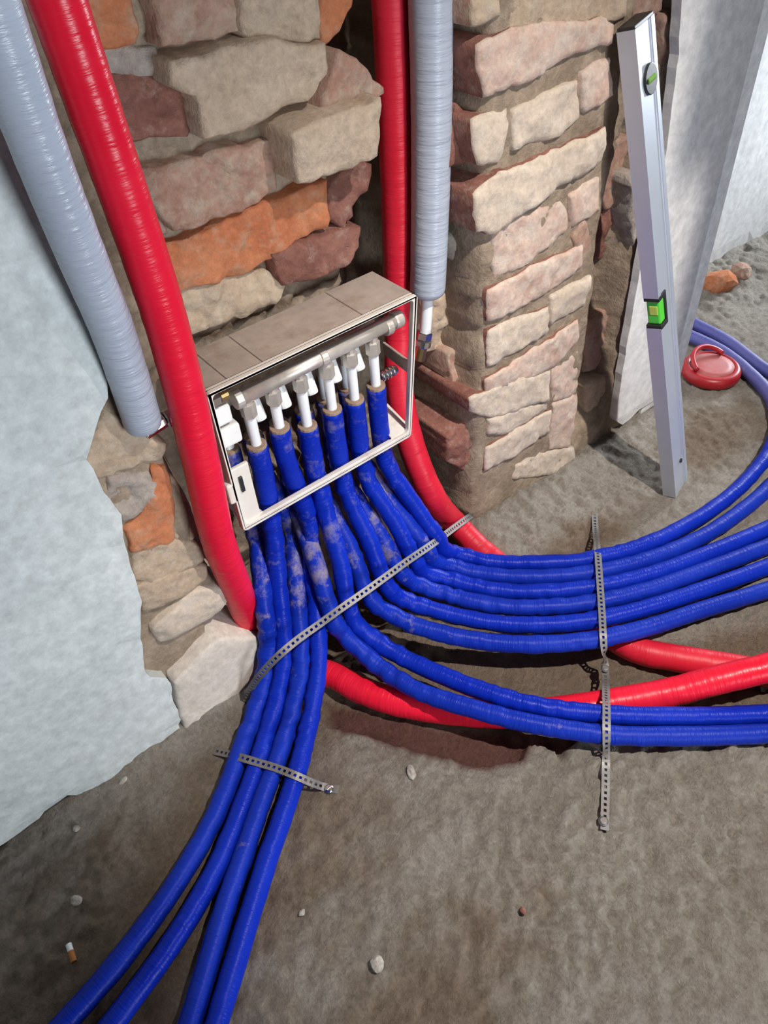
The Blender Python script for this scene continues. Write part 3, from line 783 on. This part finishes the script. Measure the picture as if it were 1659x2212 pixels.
P3 = [(0.5074,-0.0582,0.0720), (0.5361,-0.0790,0.0470), (0.5829,-0.1400,0.0360), (0.6385,-0.1963,0.0360), (0.7052,-0.2435,0.0360), (0.7939,-0.2837,0.0320), (0.9096,-0.3175,0.0260), (1.0395,-0.3479,0.0180), (1.2997,-0.4081,0.0160)]
P2 = [(0.5346,-0.0532,0.0740), (0.5598,-0.0642,0.0480), (0.6042,-0.1186,0.0360), (0.6613,-0.1753,0.0360), (0.7292,-0.2233,0.0360), (0.8231,-0.2620,0.0300), (0.9409,-0.2881,0.0220), (1.0434,-0.2938,0.0160), (1.1311,-0.2924,0.0150), (1.2564,-0.2779,0.0150), (1.3676,-0.2276,0.0150)]
P2F = [(1.3676,-0.2276,0.0150), (1.4288,-0.1638,0.0160), (1.4545,-0.0715,0.0180), (1.4827,0.0267,0.0220), (1.4898,0.1161,0.0240), (1.5058,0.2028,0.0200)]
P1 = [(0.5633,-0.0493,0.0740), (0.5851,-0.0537,0.0500), (0.6248,-0.0978,0.0360), (0.6834,-0.1550,0.0360), (0.7524,-0.2038,0.0360), (0.8517,-0.2402,0.0300), (0.9841,-0.2583,0.0220), (1.1003,-0.2570,0.0160), (1.2160,-0.2401,0.0150), (1.3045,-0.2083,0.0150)]
P1F = [(1.3045,-0.2083,0.0150), (1.3767,-0.1472,0.0150), (1.4234,-0.0613,0.0160), (1.4465,0.0188,0.0180), (1.4440,0.1078,0.0220), (1.4453,0.1839,0.0200)]
blue(BEND + 'outermost, beside the bare floor gap', (QX[3], YR, ZR), [(0.409, 0.055, 0.25), (0.406, -0.015, 0.165), (0.399, -0.063, 0.10)] + P6, True, 7)
blue(BEND + 'second from the outside', (FX[3], YF, FZ[3]), [(0.428, 0.010, 0.25), (0.432, -0.028, 0.175), (0.431, -0.064, 0.105)] + P5, False, 8)
blue(BEND + 'third from the outside', (QX[4], YR, ZR), [(0.448, 0.055, 0.25), (0.460, -0.010, 0.165), (0.464, -0.059, 0.105)] + P4, True, 9)
blue(BEND + 'third from the inside', (FX[4], YF, FZ[4]), [(0.468, 0.012, 0.25), (0.484, -0.024, 0.175), (0.494, -0.054, 0.11)] + P3, False, 10)
blue(BEND + 'second from the inside, looping back', (QX[5], YR, ZR), [(0.490, 0.055, 0.25), (0.508, -0.004, 0.165), (0.521, -0.050, 0.112)] + P2, True, 11, far=P2F)
blue(BEND + 'innermost, looping back past the red lid', (FX[5], YF, FZ[5]), [(0.508, 0.014, 0.25), (0.530, -0.016, 0.175), (0.549, -0.045, 0.112)] + P1, False, 12, far=P1F)

# ------------------------------------------------------------------ white manifold box
bx = thing('manifold_box', 'open white plastic manifold box set into the brick chase', 'box', (0.41, 0.0, 0.298))
Y0, Y1 = -0.006, 0.085
FL, FR, FB, FT = 0.256, 0.548, 0.298, 0.5155
def skew(x, zz):                                       # the right side leans outward a little
    t = (x - FL) / (FR - FL)
    return x + t * (-0.008 + 0.021 * (zz - FB) / (FT - FB))
def quad_ring(lo_w, hi_w, name, y0, y1, mat, bev=0.0015):
    bm = bmesh.new()
    o_ = [(FL, FB), (FR, FB), (FR, FT), (FL, FT)]
    l, r, bt, tp = lo_w
    i_ = [(FL + l, FB + bt), (FR - r, FB + bt), (FR - r, FT - tp), (FL + l, FT - tp)]
    V = []
    for y in (y0, y1):
        for ring in (o_, i_):
            for k in range(4):
                cx, cz = ring[k]
                V.append(bm.verts.new((skew(cx, cz), y, cz)))
    for k in range(4):
        k2 = (k + 1) % 4
        bm.faces.new((V[k], V[k2], V[4 + k2], V[4 + k]))
        bm.faces.new((V[8 + k], V[12 + k], V[12 + k2], V[8 + k2]))
        bm.faces.new((V[k], V[8 + k], V[8 + k2], V[k2]))
        bm.faces.new((V[4 + k], V[4 + k2], V[12 + k2], V[12 + k]))
    # round the outer corners
    es = [e for e in bm.edges if abs(e.verts[0].co.y - e.verts[1].co.y) > 1e-4]
    bmesh.ops.bevel(bm, geom=es, offset=0.006, segments=4, profile=0.5, affect='EDGES')
    es = [e for e in bm.edges if len(e.link_faces) == 2 and e.calc_face_angle(0) > 1.2]
    bmesh.ops.bevel(bm, geom=es, offset=bev, segments=2, profile=0.5, affect='EDGES')
    return bm_obj(name, bm, mat, bx)
keep(quad_ring((0.0055, 0.0065, 0.0095, 0.0048), None, 'front_rim', Y0, Y0 + 0.007, WPLASTIC, 0.001))
keep(quad_ring((0.0035, 0.0035, 0.006, 0.0035), None, 'inner_lip', Y0 + 0.007, Y0 + 0.0115, WPLASTIC, 0.0007))
# hood on top, with its moulded seams
def top_strip(xa, xb):
    bm = bmesh.new()
    vs = box_bm(bm, (xa, Y0 + 0.004, FT - 0.004), (xb, Y1, FT - 0.001), 0.0006, segs=1)
    for v in bm.verts:
        v.co.x = skew(v.co.x, FT)
    return bm
seams = [FL + 0.001, 0.287, 0.333, 0.472, FR - 0.001]
for xa, xb in zip(seams[:-1], seams[1:]):
    keep(bm_obj('top_panel', top_strip(xa + 0.0004, xb - 0.0004), DUSTYPL, bx))
bm = bmesh.new()
box_bm(bm, (FL + 0.001, Y1 - 0.003, FT - 0.014), (FR + 0.012, Y1, FT - 0.002), 0.0006, segs=1)
keep(bm_obj('back_lip', bm, DUSTYPL, bx))
# left cheek with its latch bracket
bm = bmesh.new()
box_bm(bm, (FL + 0.0005, Y0 + 0.006, FB + 0.080), (FL + 0.003, Y0 + 0.050, FT - 0.004), 0.0006, segs=1)
keep(bm_obj('side_panel', bm, CLEANPL, bx))
bm = bmesh.new()
box_bm(bm, (FL - 0.007, Y0 + 0.000, FB + 0.052), (FL + 0.006, Y0 + 0.020, FB + 0.084), 0.003)
box_bm(bm, (FL + 0.003, Y0 + 0.004, FB + 0.006), (FL + 0.030, Y0 + 0.010, FB + 0.100), 0.0015)
keep(tag(bm_obj('latch_bracket', bm, WPLASTIC, bx), 'white latch bracket low on the left side'))
bm = bmesh.new()
box_bm(bm, (FL + 0.012, Y0 + 0.001, FB + 0.062), (FL + 0.017, Y0 + 0.0045, FB + 0.086), 0.0008)
keep(tag(bm_obj('latch_slot', bm, BLACKPL, bx), 'dark slot in the latch bracket'))
bm = bmesh.new()
vs = [bm.verts.new(p) for p in ((FL + 0.004, Y0 + 0.006, FB + 0.008), (FL + 0.034, Y0 + 0.006, FB + 0.008), (FL + 0.030, Y0 + 0.045, FB + 0.012), (FL + 0.004, Y0 + 0.045, FB + 0.014))]
f = bm.faces.new(vs)
r = bmesh.ops.extrude_face_region(bm, geom=[f])
bmesh.ops.translate(bm, verts=[v for v in r['geom'] if isinstance(v, bmesh.types.BMVert)], vec=(0, 0, 0.003))
keep(bm_obj('corner_plate', bm, WPLASTIC, bx))
bm = bmesh.new()
vs = [bm.verts.new(p) for p in ((FR - 0.040, Y0 + 0.006, FB + 0.008), (FR - 0.004, Y0 + 0.006, FB + 0.008), (FR - 0.002, Y0 + 0.060, FB + 0.020), (FR - 0.036, Y0 + 0.060, FB + 0.016))]
f = bm.faces.new(vs)
r = bmesh.ops.extrude_face_region(bm, geom=[f])
bmesh.ops.translate(bm, verts=[v for v in r['geom'] if isinstance(v, bmesh.types.BMVert)], vec=(0, 0, 0.003))
keep(bm_obj('corner_plate', bm, WPLASTIC, bx))
# arm from the right rim back to the chase
bm = bmesh.new()
p0, p1 = [Vector(p) for p in [(0.5495,-0.0000,0.4071), (0.5628,0.0750,0.3985)]]
d = (p1 - p0)
m = Matrix.Translation((p0 + p1) / 2) @ d.to_track_quat('Y', 'Z').to_matrix().to_4x4()
box_bm(bm, (-0.002, -d.length / 2, -0.010), (0.002, d.length / 2, 0.010), 0.001, m)
keep(tag(bm_obj('side_arm', bm, DUSTYPL, bx), 'dusty arm running back from the right rim'))

# ------------------------------------------------------------------ manifold bars
mf = thing('heating_manifold', 'two chromed manifold bars with six outlets each inside the white box', 'manifold', (0.42, 0.03, 0.43))
def bar(y, zc, xa, xb, fx, mat, zz):
    bm = bmesh.new()
    cyl_bm(bm, (xa, y, zc - 0.004), (xb, y, zc), 0.0098, seg=22)
    keep(bm_obj('manifold_bar', bm, mat, mf, True))
    for x in (xa + 0.004, 0.424, xb - 0.012):
        bm = bmesh.new()
        cyl_bm(bm, (x - 0.005, y, zc - 0.003), (x + 0.005, y, zc - 0.003), 0.0122, seg=18, bev=0.001)
        keep(bm_obj('collar', bm, mat, mf))
    bm = bmesh.new()
    cyl_bm(bm, (xb - 0.003, y, zc), (xb + 0.012, y, zc), 0.0120, seg=22, bev=0.003)
    keep(bm_obj('end_cap', bm, mat, mf))
    for x in fx:
        bm = bmesh.new()
        cyl_bm(bm, (x, y, zc - 0.004), (x, y, zc - 0.018), 0.0075, seg=12)
        cyl_bm(bm, (x, y, zc - 0.014), (x, y, zc - 0.034), 0.0098, seg=6, bev=0.0012)
        keep(bm_obj('outlet_nut', bm, mat, mf))
bar(YF, 0.476, 0.297, 0.540, FX, CHROME, 0)
bar(YR, 0.452, 0.283, 0.525, QX, CHROME, 0)
# white clips holding the bars and white caps between the outlets
def clip(name, lo, hi, mat=CLEANPL, bev=0.004):
    bm = bmesh.new()
    box_bm(bm, lo, hi, bev, segs=3)
    return keep(bm_obj(name, bm, mat, mf))
clip('bar_clip', (0.262, 0.008, 0.455), (0.286, 0.046, 0.480))
clip('bar_clip', (0.264, 0.008, 0.422), (0.292, 0.046, 0.450))
for x in (0.330, 0.368, 0.409, 0.448, 0.486):
    bm = bmesh.new()
    cyl_bm(bm, (x, 0.044, 0.452), (x, 0.030, 0.420), 0.0085, seg=14, bev=0.003)
    cyl_bm(bm, (x, 0.046, 0.464), (x, 0.044, 0.452), 0.0065, seg=14, bev=0.001)
    keep(bm_obj('valve_cap', bm, CLEANPL, mf))
bm = bmesh.new()
cyl_bm(bm, (0.264, 0.012, 0.493), (0.276, 0.012, 0.493), 0.009, seg=6, bev=0.001)
keep(tag(bm_obj('bright_plug', bm, BRIGHT, mf), 'bright chrome plug at the left end'))
bm = bmesh.new()
cyl_bm(bm, (0.276, 0.012, 0.493), (0.287, 0.012, 0.493), 0.008, seg=14, bev=0.001)
keep(tag(bm_obj('brass_ring', bm, BRASS, mf), 'brass ring beside the chrome plug'))
bm = bmesh.new()
p = Vector([(0.5324,0.0300,0.3929)][0])
for k in range(4):
    cyl_bm(bm, p + Vector((-0.012 + k * 0.006, 0, 0)), p + Vector((-0.008 + k * 0.006, 0, 0)), 0.008, seg=14, bev=0.001)
cyl_bm(bm, p + Vector((-0.014, 0, 0)), p + Vector((0.014, 0, 0)), 0.0062, seg=14)
keep(tag(bm_obj('threaded_nipple', bm, BRIGHT, mf), 'shiny threaded nipple at the right end'))

# ------------------------------------------------------------------ perforated steel straps
def strap(label, pts, nrm, width=0.011, screws=()):
    C, q = spline(pts, 0.004)
    n = len(C) - (len(C) - 1) % 2
    C = C[:n]
    T = np.gradient(C, axis=0)
    T /= np.linalg.norm(T, axis=1)[:, None]
    Nn = np.array([nrm(k / (n - 1)) for k in range(n)], float)
    Bv = np.cross(T, Nn)
    Bv /= np.linalg.norm(Bv, axis=1)[:, None]
    Nn = np.cross(Bv, T)
    th = 0.0009
    bm = bmesh.new()
    # every second pair of stations carries a hole, so the band is a ladder of small rings
    offs = (-0.5, -0.17, 0.17, 0.5)
    rows = []
    for k in range(n):
        rows.append([[bm.verts.new(C[k] + Bv[k] * o * width + Nn[k] * s * th / 2) for o in offs] for s in (1, -1)])
    for k in range(n - 1):
        hole = (k % 2 == 1 and k < n - 2)
        for j in range(3):
            if j == 1 and hole:
                continue
            bm.faces.new((rows[k][0][j], rows[k + 1][0][j], rows[k + 1][0][j + 1], rows[k][0][j + 1]))
            bm.faces.new((rows[k][1][j], rows[k][1][j + 1], rows[k + 1][1][j + 1], rows[k + 1][1][j]))
        for j in (0, 3):
            bm.faces.new((rows[k][0][j], rows[k][1][j], rows[k + 1][1][j], rows[k + 1][0][j]))
        if hole:
            for j in (1, 2):
                bm.faces.new((rows[k][0][j], rows[k + 1][0][j], rows[k + 1][1][j], rows[k][1][j]))
            bm.faces.new((rows[k][0][1], rows[k][1][1], rows[k][1][2], rows[k][0][2]))
            bm.faces.new((rows[k + 1][0][1], rows[k + 1][0][2], rows[k + 1][1][2], rows[k + 1][1][1]))
    for k in (0, n - 1):
        for j in range(3):
            bm.faces.new((rows[k][0][j], rows[k][0][j + 1], rows[k][1][j + 1], rows[k][1][j]))
    t = thing('perforated_strap', label, 'strap', tuple(C[0]), 'steel straps holding the pipes down')
    keep(bm_obj('band', bm, GALV, t))
    for sx, sy, sz, mat in screws:
        bm = bmesh.new()
        cyl_bm(bm, (sx, sy, sz - 0.012), (sx, sy, sz + 0.002), 0.003, seg=10)
        cyl_bm(bm, (sx, sy, sz + 0.001), (sx, sy, sz + 0.0045), 0.0072, 0.0045, seg=14, bev=0.0008)
        box_bm(bm, (sx - 0.004, sy - 0.0008, sz + 0.004), (sx + 0.004, sy + 0.0008, sz + 0.0050))
        keep(bm_obj('screw', bm, mat, t))
    return t
up_ = lambda t: (0, -0.45, 0.9)
s1 = [(0.7208,0.0284,0.0030), (0.6973,0.0166,0.0180), (0.6463,-0.0122,0.0580), (0.6148,-0.0216,0.0700), (0.5729,-0.0389,0.0920), (0.5198,-0.0657,0.1280), (0.4636,-0.0775,0.1440), (0.3894,-0.0824,0.1460), (0.3395,-0.0810,0.1420), (0.3010,-0.0760,0.1320), (0.2617,-0.0736,0.1260), (0.2295,-0.0729,0.1180), (0.2034,-0.0627,0.0900), (0.1862,-0.0427,0.0420), (0.1696,-0.0325,0.0040), (0.1589,-0.0389,0.0030)]
strap('long steel strap crossing diagonally over all the blue pipes below the box', s1, lambda t: (-0.1, -0.6, 0.8),
      screws=[(s1[0][0], s1[0][1], 0.006, GALV)])
s2 = [(0.1005,-0.0687,0.0030), (0.1117,-0.0889,0.0100), (0.1216,-0.1172,0.0280), (0.1365,-0.1422,0.0300), (0.1514,-0.1658,0.0300), (0.1647,-0.1912,0.0300), (0.1768,-0.2061,0.0180), (0.1888,-0.2170,0.0050), (0.2021,-0.2330,0.0040)]
strap('short steel strap over the four blue pipes running to the lower left', s2, lambda t: (-0.05, -0.1, 1),
      screws=[tuple([(0.1929,-0.2246,0.0060)][0]) + (BRIGHT,)])
s3 = [(0.8652,-0.1186,0.0040), (0.8343,-0.1458,0.0080), (0.7873,-0.1837,0.0340), (0.7473,-0.2167,0.0530), (0.7078,-0.2532,0.0530), (0.6673,-0.2905,0.0530), (0.6326,-0.3219,0.0520), (0.6247,-0.3330,0.0360), (0.6255,-0.3395,0.0060), (0.6082,-0.3549,0.0040), (0.5729,-0.3804,0.0280), (0.5417,-0.4033,0.0480), (0.5202,-0.4211,0.0470), (0.5116,-0.4301,0.0360), (0.5045,-0.4399,0.0100), (0.4755,-0.4638,0.0050), (0.4267,-0.5026,0.0040)]
strap('steel strap over the wide bend and the lower pair, end screwed to the concrete', s3, lambda t: (0, -0.1, 1),
      screws=[tuple([(0.4366,-0.4920,0.0050)][0]) + (GALV,), tuple([(0.6191,-0.3447,0.0060)][0]) + (GALV,)])

# ------------------------------------------------------------------ spirit level leaning on the wall
lv = thing('spirit_level', 'long aluminium spirit level with green vials leaning against the wall', 'level', (1.02, -0.18, 0.0))
Bm = Vector([(1.0022,-0.1924,0.0040)][0])
Tm = Vector([(0.8888,-0.0350,0.7463)][0])
ax = (Tm - Bm).normalized()
rb = Vector([(1.0650,-0.1774,0.0040)][0]) - Bm
wv = (rb - ax * rb.dot(ax)).normalized()          # across the wide face
nv = wv.cross(ax).normalized()                    # outward normal of the wide face
if nv.dot(Vector((0, -0.675, 1)) - Bm) < 0:
    nv = -nv
Lm = (Tm - Bm).length
LVM = Matrix((( wv.x, -nv.x, ax.x, Bm.x), (wv.y, -nv.y, ax.y, Bm.y), (wv.z, -nv.z, ax.z, Bm.z), (0, 0, 0, 1)))
WD, TH = 0.056, 0.024
VC = 0.495 * Lm                                   # centre of the main vial
bm = bmesh.new()
# profile with two shallow ribs on the wide face; notch for the main vial at the edge
prof = [(0, 0), (0.009, 0), (0.0095, 0.0016), (0.046, 0.0016), (0.0465, 0), (WD, 0), (WD, TH), (0, TH)]
def prism(bm, prof, z0, z1):
    a = [bm.verts.new((x, y, z0)) for x, y in prof]
    b = [bm.verts.new((x, y, z1)) for x, y in prof]
    n = len(prof)
    for k in range(n):
        bm.faces.new((a[k], a[(k + 1) % n], b[(k + 1) % n], b[k]))
    bm.faces.new(a)
    bm.faces.new(b)
prism(bm, prof, 0, VC - 0.026)
prism(bm, prof, VC + 0.026, Lm)
prism(bm, [(0.022, 0.0016), (0.046, 0.0016), (0.0465, 0), (WD, 0), (WD, TH), (0.022, TH)], VC - 0.026, VC + 0.026)
bmesh.ops.transform(bm, matrix=LVM, verts=bm.verts)
keep(bm_obj('profile', bm, ALU, lv))
def lpart(name, fn, mat, parent=lv, label=None):
    bm = bmesh.new()
    fn(bm)
    bmesh.ops.transform(bm, matrix=LVM, verts=bm.verts)
    o = bm_obj(name, bm, mat, parent)
    if parent is lv:
        keep(o)
    else:
        o.matrix_parent_inverse = Matrix.Identity(4)
    if label:
        o['label'] = label
    return o
def f_(bm):
    box_bm(bm, (0.0004, -0.0006, VC - 0.028), (0.026, TH, VC - 0.020), 0.001)
    box_bm(bm, (0.0004, -0.0006, VC + 0.020), (0.026, TH, VC + 0.028), 0.001)
    box_bm(bm, (0.020, -0.0006, VC - 0.022), (0.026, TH, VC + 0.022), 0.001)
hv = lpart('vial_holder', f_, BLACKPL, label='black holder of the middle vial')
hv2 = lpart('vial', lambda bm: box_bm(bm, (0.003, 0.001, VC - 0.020), (0.0205, TH - 0.002, VC + 0.020), 0.003), VIAL, label='bright green middle vial')
lpart('bubble', lambda bm: box_bm(bm, (0.0022, 0.004, VC - 0.004), (0.006, TH - 0.006, VC + 0.012), 0.0015), BUBBLE, hv2)
VT = Lm - 0.066
def ring_(bm):
    cyl_bm(bm, (0.031, -0.0020, VT), (0.031, 0.006, VT), 0.0185, seg=28, bev=0.0012)
lpart('vial_holder', ring_, BLACKPL, label='round black holder of the upper vial')
def dv(bm):
    cyl_bm(bm, (0.0200, 0.0008, VT), (0.0420, 0.0008, VT), 0.0048, seg=14, bev=0.001)
lpart('vial', dv, VIALDULL, label='dull green upper vial lying across')
lpart('hang_hole', lambda bm: cyl_bm(bm, (0.034, -0.0004, 0.062), (0.034, 0.004, 0.062), 0.0042, seg=14), BLACKPL)
def caps(bm):
    box_bm(bm, (0.0006, 0.0006, Lm - 0.001), (WD - 0.0006, TH - 0.0006, Lm + 0.004), 0.001)
lpart('end_cap', caps, BLACKPL)

# ------------------------------------------------------------------ red plastic lid on the floor
LX, LY = [(1.3732,-0.0093)][0]
lid = thing('plastic_lid', 'round red plastic lid with a raised ring lying by the wall end', 'lid', (LX, LY, 0.0))
def lathe(bm, prof, seg=40, cx=0, cy=0):
    rows = []
    for r, zz in prof:
        rows.append([bm.verts.new((cx + r * math.cos(2 * math.pi * k / seg), cy + r * math.sin(2 * math.pi * k / seg), zz)) for k in range(seg)])
    for a, b in zip(rows[:-1], rows[1:]):
        for k in range(seg):
            bm.faces.new((a[k], a[(k + 1) % seg], b[(k + 1) % seg], b[k]))
    bm.faces.new(rows[0])
    bm.faces.new(rows[-1])
bm = bmesh.new()
lathe(bm, [(0.058, 0.004), (0.061, 0.008), (0.061, 0.020), (0.057, 0.026), (0.048, 0.030), (0.046, 0.026)], 40)
o = bm_obj('lid_body', bm, REDLID, lid, True)
bm = bmesh.new()
lathe(bm, [(0.0445, 0.024), (0.0445, 0.0285), (0.030, 0.0295), (0.012, 0.030)], 36)
tag(bm_obj('top_face', bm, REDLIDD, lid, True), 'dusty recessed face of the lid')
th = np.linspace(0.05 * math.pi, 0.95 * math.pi, 22)
tube('grip_ring', [(LX + 0.046 * math.cos(t), LY + 0.046 * math.sin(t) * 0.9, 0.030 + 0.020 * math.sin(t)) for t in th], 0.0055, REDLID, lid, 10, 0.006, 0.0)

# ------------------------------------------------------------------ small debris on the floor
def pebble(name, p, r, mat, label, cat, sq=(1, 1, 0.7), seed=0, group=None):
    bm = bmesh.new()
    bmesh.ops.create_icosphere(bm, subdivisions=2, radius=r)
    co = np.array([v.co[:] for v in bm.verts])
    h = noise3(co / r * 1.3 + seed * 7.7, 50)
    for v, k in zip(bm.verts, h):
        v.co = Vector((v.co.x * sq[0], v.co.y * sq[1], v.co.z * sq[2])) * (1 + 0.30 * k)
    o = bm_obj(name, bm, mat, None)
    o.location = p
    o.rotation_euler = (0, 0, seed * 1.1)
    return tag(o, label, cat, group)
q = [(0.1102,-0.4316,0.0060), (-0.1352,-0.1327,0.0040), (0.0744,-0.3283,0.0030), (0.2930,-0.2780,0.0040), (-0.0985,-0.0457,0.0040), (-0.0185,-0.0283,0.0100), (0.3575,-0.6150,0.0030), (1.6748,0.1819,0.0300), (1.7564,0.1716,0.0300), (0.2806,-0.4998,0.0030), (0.3845,-0.5989,0.0030), (0.3080,-0.2965,0.0030)]
pebble('stone', q[0], 0.0095, STONE, 'pale chipped stone near the bottom edge of the floor', 'stone', (1.1, 0.8, 0.8), 1, 'loose stones on the floor')
pebble('stone', q[1], 0.0075, STONE, 'grey stone on the dark floor by the lower left pipes', 'stone', (1.2, 0.8, 0.6), 2, 'loose stones on the floor')
pebble('stone', q[2], 0.0048, STONE, 'tiny pale stone right of the lower left pipes', 'stone', (1, 0.7, 0.6), 3, 'loose stones on the floor')
pebble('mortar_crumb', q[3], 0.0075, STONE, 'pale mortar crumb right of the short strap', 'crumb', (1.4, 0.8, 0.7), 4)
pebble('mortar_crumb', q[4], 0.005, STONE, 'small pale crumb below the grey plaster', 'crumb', (1, 1, 0.7), 5)
pebble('mortar_crumb', q[5], 0.006, STONE, 'small pale crumb against the plaster foot', 'crumb', (1.4, 0.8, 0.7), 6)
pebble('stone', q[9], 0.004, BR['dark'], 'small dark stone on the lower right floor', 'stone', (1.2, 0.8, 0.7), 7, 'loose stones on the floor')
bf = pebble('brick_fragment', q[7], 0.038, BR['orange'], 'orange brick fragment at the foot of the far white wall', 'brick', (1.2, 0.8, 0.8), 8)
pebble('brick_fragment', q[8], 0.026, BR['rose'], 'smaller pinkish brick fragment right of the orange one', 'brick', (1.2, 0.9, 0.8), 9)
a, b = [Vector(p) for p in [(-0.1626,-0.1756,0.0060), (-0.1650,-0.1982,0.0060)]]
stub = thing('cigarette_stub', 'orange and white cigarette stub on the dark floor, lower left', 'stub', tuple(a))
bm = bmesh.new()
cyl_bm(bm, a, a.lerp(b, 0.4), 0.0036, seg=12)
keep(tag(bm_obj('paper_end', bm, TUBE, stub), 'white paper end'))
bm = bmesh.new()
cyl_bm(bm, a.lerp(b, 0.4), b, 0.0037, seg=12)
keep(tag(bm_obj('filter', bm, FILTER, stub), 'orange filter'))

# ------------------------------------------------------------------ the unseen work lamp on its stand, with added leaves that block light
wl = thing('work_lamp', 'unseen work lamp on an added black stand, with added leaves that block its light', 'lamp', (0.80, -1.0, 0.0))
bm = bmesh.new()
cyl_bm(bm, (0.80, -1.0, 0.0), (0.80, -1.0, 1.80), 0.012, seg=12)
cyl_bm(bm, (0.80, -1.0, 0.0), (0.80, -1.0, 0.02), 0.14, 0.11, seg=24, bev=0.003)
cyl_bm(bm, (0.80, -1.0, 1.80), (0.70, -0.98, 1.82), 0.010, seg=12)
keep(bm_obj('stand', bm, BLACKPL, wl))
aim = (LAMP_AIM - Vector(lamp.location)).normalized()
bm = bmesh.new()
cyl_bm(bm, Vector(lamp.location) - aim * 0.10, Vector(lamp.location) - aim * 0.03, 0.05, 0.065, seg=24, bev=0.004)
keep(bm_obj('lamp_head', bm, BLACKPL, wl))
SL = Vector(lamp.location)
def blocker_leaf(name, corners, f, label):
    """an added, unseen leaf whose edge cuts the light at the given points of the wall"""
    P = [SL + (Vector(c) - SL) * f for c in corners]
    n = (P[1] - P[0]).cross(P[2] - P[0]).normalized() * 0.0015
    bm = bmesh.new()
    a = [bm.verts.new(p + n) for p in P]
    b = [bm.verts.new(p - n) for p in P]
    bm.faces.new(a)
    bm.faces.new(b[::-1])
    for k in range(len(P)):
        k2 = (k + 1) % len(P)
        bm.faces.new((a[k], b[k], b[k2], a[k2]))
    keep(tag(bm_obj(name, bm, BLACKPL, wl), label))
blocker_leaf('light_blocker', [(1.09, 0, 1.25), (1.086, 0, 0.50), (1.185, 0, 0.485), (1.19, 0, 0.02), (1.30, 0, 0.0), (1.34, 0, 1.25)], 0.36, 'added notched leaf on the right, shading the white plaster')  # blocker added to shape the shadow on the white plaster
blocker_leaf('light_blocker', [(-0.06, -0.045, 0.0), (-0.13, -0.50, 0.0), (-0.14, -1.3, 0.0), (-1.0, -1.3, 0.0), (-1.0, -0.014, 0.10), (-0.12, -0.014, 0.04)], 0.15, 'added leaf on the left, shading the lower left floor')  # second blocker, added to darken the lower left floor
bm = bmesh.new()
q1 = SL + (Vector((-0.3, -0.8, 0.0)) - SL) * 0.15
cyl_bm(bm, q1, (0.70, -1.00, 1.82), 0.005, seg=10)
keep(bm_obj('blocker_arm', bm, BLACKPL, wl))
bm = bmesh.new()
q0 = SL + (Vector((1.25, 0, 1.25)) - SL) * 0.36
cyl_bm(bm, q0, (0.71, -0.98, 1.82), 0.005, seg=10)
keep(bm_obj('blocker_arm', bm, BLACKPL, wl))
